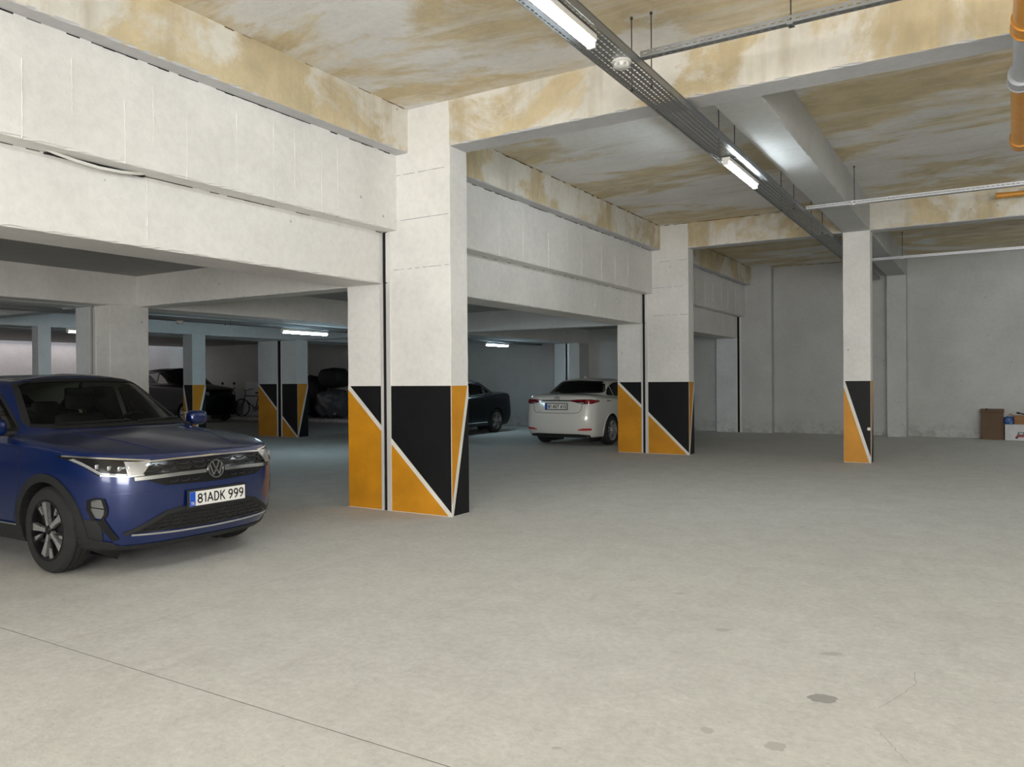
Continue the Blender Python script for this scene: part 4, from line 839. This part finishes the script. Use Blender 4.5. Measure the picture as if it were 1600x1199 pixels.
# ---- sedans
def sedan(name, label, loc, rz, paintm, zs, xs, ys, trim, gl, style, wr):
    C = Car(name, label, loc, rz, sedan_levels(), paintm, zs, xs, ys); Z = lambda c: [(a, b*zs) for a, b in c]; Y = lambda c: [(a*ys, b*zs) for a, b in c]; X = lambda c: [(a*xs, b*zs) for a, b in c]
    C.window('windscreen', 'F', Y([(-.67, 1.01), (0, 1.02), (.67, 1.01)]), Y([(-.67, 1.03), (-.54, 1.32), (-.46, 1.345), (0, 1.362), (.46, 1.345), (.54, 1.32), (.67, 1.03)]), gl, lambda p: p.x > 0 and p.z > .97*zs, m_dark, .03)
    C.window('rear_window', 'R', Y([(-.65, 1.118), (-.3, 1.114), (0, 1.112), (.3, 1.114), (.65, 1.118)]), Y([(-.65, 1.14), (-.57, 1.29), (-.50, 1.338), (0, 1.36), (.50, 1.338), (.57, 1.29), (.65, 1.14)]), m_priv, lambda p: p.x < -.6 and p.z > 1.09*zs, m_gloss, .03)
    for ax in 'LS':
        kp = (lambda p: p.y > .3) if ax == 'L' else (lambda p: p.y < -.3)
        C.window('door_window', ax, X([(-.17, 1.01), (.3, 1.0), (.70, .995)]), X([(-.17, 1.32), (0, 1.315), (.12, 1.29), (.35, 1.19), (.70, 1.01)]), gl, kp, trim, .02)
        C.window('door_window', ax, X([(-.92, 1.04), (-.5, 1.02), (-.22, 1.01)]), X([(-.92, 1.25), (-.7, 1.305), (-.4, 1.325), (-.22, 1.325)]), gl, kp, trim, .02)
        C.window('quarter_window', ax, X([(-1.22, 1.062), (-.97, 1.045)]), X([(-1.22, 1.085), (-1.1, 1.17), (-.97, 1.235)]), gl, kp, trim, .02)
        for pts in ([(-.20, 1.0), (-.20, .34)], [(.72, .96), (.92, .86), (.90, .55), (.82, .34)], [(-.98, 1.02), (-.96, .85), (-.84, .6), (-.80, .34)]): C.line('door_gap', ax, X(pts), .007, m_dark, .0012, skirt=.002)
        for x in (-.05, -.85): C.line('door_handle', ax, X([(x, .90), (x+.17, .895)]), .026, paintm, .022, skirt=.018)
        C.line('sill_trim', ax, X([(-.90, .30), (.98, .30)]), .022, trim, .008)
    C.arches(.372); C.body(); C.interior(1.0*zs, .9)
    C.wheels(wr, .215, .79*ys, wr*.68, style)
    for x in C.ax:
        for ax in 'LS': C.line('arch_lip', ax, [(x+.380*math.cos(t*math.pi/20), .33+.380*math.sin(t*math.pi/20)) for t in range(-2, 23)], .022, paintm, .008, step=.04, skirt=.015)
    for sd in (-1, 1):
        m = (lambda c: Y(c)) if sd > 0 else (lambda c: Y(mirror_y(c)))
        tl = C.patch('tail_light', 'R', m([(.30, .945), (.42, .925), (.60, .885), (.78, .888), (.872, .93)]), m([(.30, .965), (.5, .98), (.74, .982), (.83, .968), (.872, .94)]), m_dredl, .006, 18, 5)
        C.patch('red_lens', 'R', m([(.34, .950), (.5, .945), (.60, .945)]), m([(.34, .958), (.5, .970), (.60, .972)]), m_redl, .011, 8, 3, tl)
        C.patch('red_lens', 'R', m([(.64, .900), (.78, .902), (.85, .93)]), m([(.64, .962), (.76, .966), (.85, .944)]), m_redl, .011, 10, 4, tl)
        C.patch('reverse_lens', 'R', m([(.52, .908), (.62, .892)]), m([(.52, .92), (.62, .92)]), m_lens, .011, 5, 3, tl)
        C.patch('reflector', 'R', m([(.50, .345), (.66, .345), (.77, .350)]), m([(.50, .362), (.60, .388), (.77, .390)]), m_refl, .008, 8, 3)
        bm = bmesh.new(); bx(bm, -.06, .07, -.10, .10, -.065, .065, 0, .045); fix(bm); bm.transform(Matrix.Translation((.66*xs, sd*.95*ys, 1.03*zs))); mo = bmo('door_mirror', bm, paintm, C.root, 60)
        bm = bmesh.new(); bx(bm, -.03, .03, -.07, .07, -.02, .02, 0, .01); fix(bm); bm.transform(Matrix.Translation((.66*xs, sd*.85*ys, .985*zs))); bmo('mirror_arm', bm, m_dark, mo, 50)
        hl = C.patch('headlight', 'F', m([(.45, .66), (.8, .70)]), m([(.45, .74), (.8, .77)]), m_lens, .005)
    C.line('chrome_strip', 'R', Y([(-.33, .952), (0, .955), (.33, .952)]), .026, m_dark if trim != m_chr else m_chr, .012)
    C.line('trunk_gap', 'R', Y([(-.60, .885), (-.57, .76), (-.53, .715), (-.46, .70), (0, .695), (.46, .70), (.53, .715), (.57, .76), (.60, .885)]), .009, m_dark, .0015, skirt=.003)
    C.line('bumper_crease', 'R', Y([(-.78, .40), (0, .395), (.78, .40)]), .016, paintm, .005)
    C.patch('rear_valance', 'R', Y([(-.72, .20), (0, .20), (.72, .20)]), Y([(-.72, .25), (-.5, .27), (.5, .27), (.72, .25)]), m_clad, .005, 16, 3)
    C.patch('front_grille', 'F', Y([(-.55, .35), (.55, .35)]), Y([(-.6, .52), (.6, .52)]), m_gloss, .004)
    return C
CW = sedan('sedan_car', 'white sedan seen from behind, parked beyond the big painted column', (-8.02, 17.26, 0), math.pi/2, m_cwhite, 1.045, 1.0, 1.0, m_gloss, m_priv, 'twin', .325)
p = CW.hit('R', 0, .872, 0); plate(CW.root, '81 ADT 613', (p.x-.022, 0, .872), -1, False, sw=.20)
p = CW.hit('R', 0, 1.045, 0); q = Matrix.Translation((p.x-.006, 0, 1.045)) @ Matrix.Rotation(-math.pi/2, 4, 'Z') @ Matrix.Rotation(math.pi/2-.25, 4, 'X')
bm = bmesh.new()
def oval(rx, ry, n=28): return [(rx*math.cos(2*math.pi*i/n), ry*math.sin(2*math.pi*i/n), .004) for i in range(n+1)]
path(bm, oval(.062, .042), .005, 6); path(bm, oval(.018, .040), .0045, 6); path(bm, [(x, y+.016, z) for x, y, z in oval(.042, .016)], .0045, 6); fix(bm); bm.transform(q); bmo('emblem', bm, m_chr, CW.root, 50)
me = text_mesh('COROLLA', .026, .001, 0, .14); p = CW.hit('R', .40, .765, 0)
me.transform(Matrix.Translation((p.x-.004, .40, .765)) @ Matrix.Rotation(-math.pi/2, 4, 'Z') @ Matrix.Rotation(math.pi/2, 4, 'X')); link('model_script', me, m_plg, CW.root)
bm = bmesh.new(); prism(bm, [(-.10, 0), (.06, 0), (-.06, .055), (-.085, .055)], -.012, .012); fix(bm); bm.transform(Matrix.Translation((-.78, 0, 1.475)) @ Matrix.Rotation(math.pi/2, 4, 'X')); bmo('roof_antenna', bm, m_cwhite, CW.root)
CB = sedan('sedan_car', 'dark navy sedan partly hidden behind the big painted column', (-12.62, 16.95, 0), -math.pi/2, m_cblack, 1.035, 1.065, 1.03, m_chr, m_priv, 'twin', .33)
# ---- dark van far back
CV = Car('van_car', 'dark van at the end wall beyond the blue car roof', (-26.3, 18.85, .0), 0, suv_levels(), m_cvan, 1.30, 1.12, 1.06)
for ax in 'LS':
    kp = (lambda p: p.y > .3) if ax == 'L' else (lambda p: p.y < -.3)
    CV.window('door_window', ax, [(-.25, 1.42), (.75, 1.40)], [(-.25, 1.83), (0, 1.83), (.75, 1.46)], m_glass, kp, m_dark)
    CV.window('door_window', ax, [(-1.2, 1.45), (-.32, 1.42)], [(-1.2, 1.76), (-.32, 1.83)], m_glass, kp, m_dark)
    CV.window('quarter_window', ax, [(-1.72, 1.50), (-1.27, 1.46)], [(-1.72, 1.66), (-1.27, 1.74)], m_glass, kp, m_dark)
CV.window('windscreen', 'F', [(-.72, 1.44), (.72, 1.44)], [(-.72, 1.47), (-.5, 1.87), (.5, 1.87), (.72, 1.47)], m_priv, lambda p: p.x > 0 and p.z > 1.38, m_dark)
CV.arches(.39); CV.body(); CV.wheels(.34, .21, .80, .23, 'twin')
for sd in (-1, 1): CV.patch('headlight', 'F', [(.5, .98), (.85, 1.02)] if sd > 0 else [(-.85, 1.02), (-.5, .98)], [(.5, 1.10), (.85, 1.14)] if sd > 0 else [(-.85, 1.14), (-.5, 1.10)], m_lens, .005)
CV.patch('grille', 'F', [(-.45, .9), (.45, .9)], [(-.45, 1.1), (.45, 1.1)], m_gloss, .004)

# ------------------------------------------------------------------ bicycle, scooter, bundles, boxes
def bicycle(loc, rz):
    r = empty('bicycle', loc, rz); tag(r, 'dark bicycle standing on the kerb at the end wall', 'bicycle'); R = .33
    for x in (-.52, .52):
        bm = bmesh.new(); path(bm, [(x+R*math.cos(2*math.pi*i/32), 0, R+R*math.sin(2*math.pi*i/32)) for i in range(33)], .022, 8); fix(bm); wl = bmo('wheel', bm, m_rub, r, 60)
        bm = bmesh.new()
        for i in range(14): a = 2*math.pi*i/14; tube(bm, (x, .02*(-1)**i, R), (x+(R-.02)*math.cos(a), 0, R+(R-.02)*math.sin(a)), .002, 4)
        tube(bm, (x, -.04, R), (x, .04, R), .025, 10); fix(bm); bmo('spokes', bm, m_galv, wl)
    bb, seat, head, hb = (-.08, 0, .29), (-.22, 0, .78), (.36, 0, .80), (.40, 0, .66)
    bm = bmesh.new()
    for a, b, t in ((bb, seat, .017), (seat, head, .017), (bb, hb, .02), (bb, (-.52, .05, R), .011), (bb, (-.52, -.05, R), .011), ((-.21, 0, .74), (-.52, .05, R), .009), ((-.21, 0, .74), (-.52, -.05, R), .009), (hb, (.34, 0, .90), .018)): tube(bm, a, b, t, 8)
    fix(bm); bmo('frame', bm, m_dark, r, 60)
    bm = bmesh.new(); tube(bm, hb, (.44, 0, .56), .018, 8)
    for y in (-.05, .05): tube(bm, (.44, y, .58), (.52, y, R), .013, 8)
    tube(bm, (.44, -.05, .58), (.44, .05, .58), .015, 8); fix(bm); bmo('fork', bm, m_dark, r, 60)
    bm = bmesh.new(); path(bm, [(.20, -.30, 1.06), (.28, -.22, 1.06), (.35, -.08, 1.0), (.35, .08, 1.0), (.28, .22, 1.06), (.20, .30, 1.06)], .013, 8); tube(bm, (.34, 0, .88), (.35, 0, 1.0), .014, 8); fix(bm); bmo('handlebar', bm, m_dark, r, 60)
    bm = bmesh.new(); bx(bm, -.38, -.10, -.07, .07, .88, .94, 0, .025); tube(bm, seat, (-.24, 0, .89), .013, 8); fix(bm); bmo('saddle', bm, m_dark, r, 60)
    bm = bmesh.new(); lathe(bm, [(.095, -.004), (.095, .004), (.04, .004), (.04, -.004)], 24, 'Y', (bb[0], .05, bb[2]), True); tube(bm, (bb[0], .06, bb[2]), (bb[0]+.12, .06, bb[2]-.12), .01, 6); tube(bm, (bb[0], -.06, bb[2]), (bb[0]-.12, -.06, bb[2]+.12), .01, 6); fix(bm); bmo('crank', bm, m_galv, r)
    return r
bicycle((-24.45, 20.72, .12), math.pi+.30)
def scooter(loc, rz):
    r = empty('motor_scooter', loc, rz); tag(r, 'dark red motor scooter between the van and the bicycle', 'scooter')
    for x in (-.6, .6):
        bm = bmesh.new(); lathe(bm, [(.14, -.05), (.24, -.05), (.27, -.03), (.275, 0), (.27, .03), (.24, .05), (.14, .05)], 28, 'Y', (x, 0, .275), True); fix(bm); wl = bmo('wheel', bm, m_rub, r, 50)
        bm = bmesh.new(); lathe(bm, [(.14, -.03), (.04, -.045), (.04, .045), (.14, .03)], 20, 'Y', (x, 0, .275)); fix(bm); bmo('rim', bm, m_galv, wl)
    def pr(name, pts, w, mat, bev=.03):
        bm = bmesh.new(); prism(bm, pts, -w, w); bmesh.ops.bevel(bm, geom=bm.edges[:], offset=bev, segments=2, affect='EDGES'); fix(bm); bm.transform(Matrix.Rotation(math.pi/2, 4, 'X')); return bmo(name, bm, mat, r, 50)
    pr('rear_body', [(-.85, .55), (-.75, .78), (-.05, .74), (.0, .45), (-.25, .38), (-.6, .45)], .17, m_redthing)
    pr('seat', [(-.82, .79), (-.75, .87), (-.2, .84), (.0, .78), (-.05, .74)], .15, m_dark)
    pr('footboard', [(-.05, .30), (-.05, .40), (.30, .40), (.36, .30)], .17, m_dark)
    pr('leg_shield', [(.28, .35), (.36, .92), (.44, .98), (.50, .60), (.42, .32)], .20, m_redthing)
    pr('front_fender', [(.36, .52), (.48, .60), (.74, .56), (.86, .44), (.70, .50)], .08, m_redthing, .012)
    bm = bmesh.new(); path(bm, [(.28, -.33, 1.10), (.34, -.22, 1.08), (.40, 0, 1.03), (.34, .22, 1.08), (.28, .33, 1.10)], .018, 8); tube(bm, (.60, 0, .275), (.40, 0, 1.03), .03, 10); fix(bm); bmo('handlebar', bm, m_dark, r, 60)
    for y in (-.26, .26): bm = bmesh.new(); tube(bm, (.34, y, 1.08), (.30, y, 1.26), .006, 6); tube(bm, (.295, y, 1.28), (.305, y, 1.28), .055, 14); fix(bm); bmo('mirror', bm, m_dark, r, 50)
    tag(r.children[0], None); return r
scooter((-26.25, 20.78, .12), math.pi/2+.35)
def blob(name, label, cat, loc, size, mat, seed, crumple=.10, sub=4):
    bm = bmesh.new(); bmesh.ops.create_cube(bm, size=1); bmesh.ops.subdivide_edges(bm, edges=bm.edges[:], cuts=7, use_grid_fill=True); r = random.Random(seed)
    from mathutils import noise as nz
    for v in bm.verts:
        c = v.co; n = c.normalized()*.62; c2 = c.lerp(n, .55); d = nz.noise(c2*4+Vector((seed, 0, 0)))*crumple+nz.noise(c2*9+Vector((0, seed, 0)))*crumple*.5; c2 = c2*(1+d)
        v.co = Vector((c2.x*size[0], c2.y*size[1], c2.z*size[2]))
    lo = min(v.co.z for v in bm.verts)
    for v in bm.verts: v.co.z = max(v.co.z-lo-.02, 0)
    fix(bm); o = bmo(name, bm, mat, None, 70); o.location = loc; tag(o, label, cat); return o
blob('covered_bundle', 'large black bundle stacked highest by the end wall', 'bundle', (-20.35, 20.9, 1.21), (.95, .7, .66), m_black_body, 3)
blob('wrapped_bundle', 'grey plastic wrapped bundle under the black bundle', 'bundle', (-20.35, 20.85, .12), (1.05, .8, .92), m_wrap, 5, .22)
blob('covered_bundle', 'low black bundle behind the bluish sack', 'bundle', (-21.62, 21.08, .12), (1.05, .6, 1.35), m_black_body, 9)
blob('sack', 'bluish grey sack at the foot of the bundles', 'sack', (-21.55, 20.42, .12), (.6, .40, .72), m_wrap, 12, .16)
bm = bmesh.new(); bx(bm, -.55, .45, -.02, .02, 0, 1.35, 0, .004); fix(bm); o = bmo('white_board', bm, m_board); o.location = (-25.15, 21.24, .12); o.rotation_euler = (math.radians(-8), 0, 0); tag(o, 'white board leaning on the end wall behind the bicycle', 'board')
bm = bmesh.new(); lathe(bm, [(.10, 0), (.09, .35), (.12, .7), (.22, 1.18), (.23, 1.2), (.20, 1.18), (.09, .7)], 20, 'Z'); fix(bm); o = bmo('paper_funnel', bm, m_plg, None, 50); o.location = (-24.40, 21.25, .12); tag(o, 'grey flared tube standing behind the bicycle saddle', 'tube')
# cardboard boxes at the end wall
r = empty('cardboard_box', (.065, 21.32, 0)); tag(r, 'tall brown cardboard box standing at the end wall', 'box')
bm = bmesh.new(); bx(bm, -.225, .225, -.16, .16, 0, .63, 0, .006); fix(bm); bmo('carton', bm, m_card, r)
box('lid_rim', -.235, .235, -.17, .17, .63, .70, m_card, r, .006); box('base_rim', -.235, .235, -.168, .168, .0, .035, m_card, r, .004)
bm = bmesh.new(); bx(bm, -.13, -.09, -.172, -.168, .66, .72); fix(bm); bmo('hand_tab', bm, m_dark, r)
r = empty('cardboard_box', (.66, 21.25, 0)); tag(r, 'white carton with a red and black mark on the floor', 'box')
bm = bmesh.new(); bx(bm, -.35, .35, -.20, .20, 0, .365, 0, .006); fix(bm); bmo('carton', bm, m_wbox, r)
f = lambda p: (p[0], -.2005, p[1])
def pm(pts, mat, name='printed_mark'): slab2d(name, pts, f, (0, -1, 0), .002, mat, r)
cx = -.04
pm([(cx-.06, .19), (cx+.06, .19), (cx+.075, .12), (cx-.075, .12)], m_ink); pm([(cx-.085, .12), (cx+.085, .12), (cx+.10, .075), (cx-.10, .075)], m_red)
for s in (-1, 1): pm([(cx+s*.085-.025, .09), (cx+s*.085+.025, .09), (cx+s*.085+.025, .04), (cx+s*.085-.025, .04)], m_ink)
slab2d('printed_mark', [(cx-.035, .175), (cx+.035, .175), (cx+.045, .14), (cx-.045, .14)], lambda p: (p[0], -.2026, p[1]), (0, -1, 0), .001, m_wbox, r)
r = empty('cardboard_box', (.76, 21.28, .366)); tag(r, 'open brown cardboard box resting on the white carton', 'box')
bm = bmesh.new()
for a in ((-.27, .27, -.17, -.165), (-.27, .27, .165, .17), (-.27, -.265, -.165, .165), (.265, .27, -.165, .165)): bx(bm, *a, 0, .19)
bx(bm, -.265, .265, -.165, .165, 0, .006); fix(bm); bmo('carton', bm, m_card2, r)
for (q, w) in ((Matrix.Translation((0, -.17, .19)) @ Matrix.Rotation(-2.4, 4, 'X'), (-.27, .27, 0, .14)), (Matrix.Translation((-.27, 0, .19)) @ Matrix.Rotation(.45, 4, 'Y'), (-.09, 0, -.165, .165))):
    bm = bmesh.new(); bx(bm, w[0], w[1], w[2], w[3], 0, .004, 0, 0, q); fix(bm); bmo('flap', bm, m_card2, r)
blob('plastic_bag', 'crumpled blue plastic bag on the white carton', 'bag', (.385, 21.07, .366), (.16, .10, .17), m_bluebag, 21, .2)
bm = bmesh.new(); tube(bm, (.56, 21.2, .62), (.86, 21.25, .55), .014, 8); tube(bm, (.54, 21.197, .625), (.60, 21.207, .61), .022, 8); fix(bm); tag(bmo('tool_handle', bm, m_dark, None, 50), 'dark tool handle sticking out of the open brown box', 'tool')
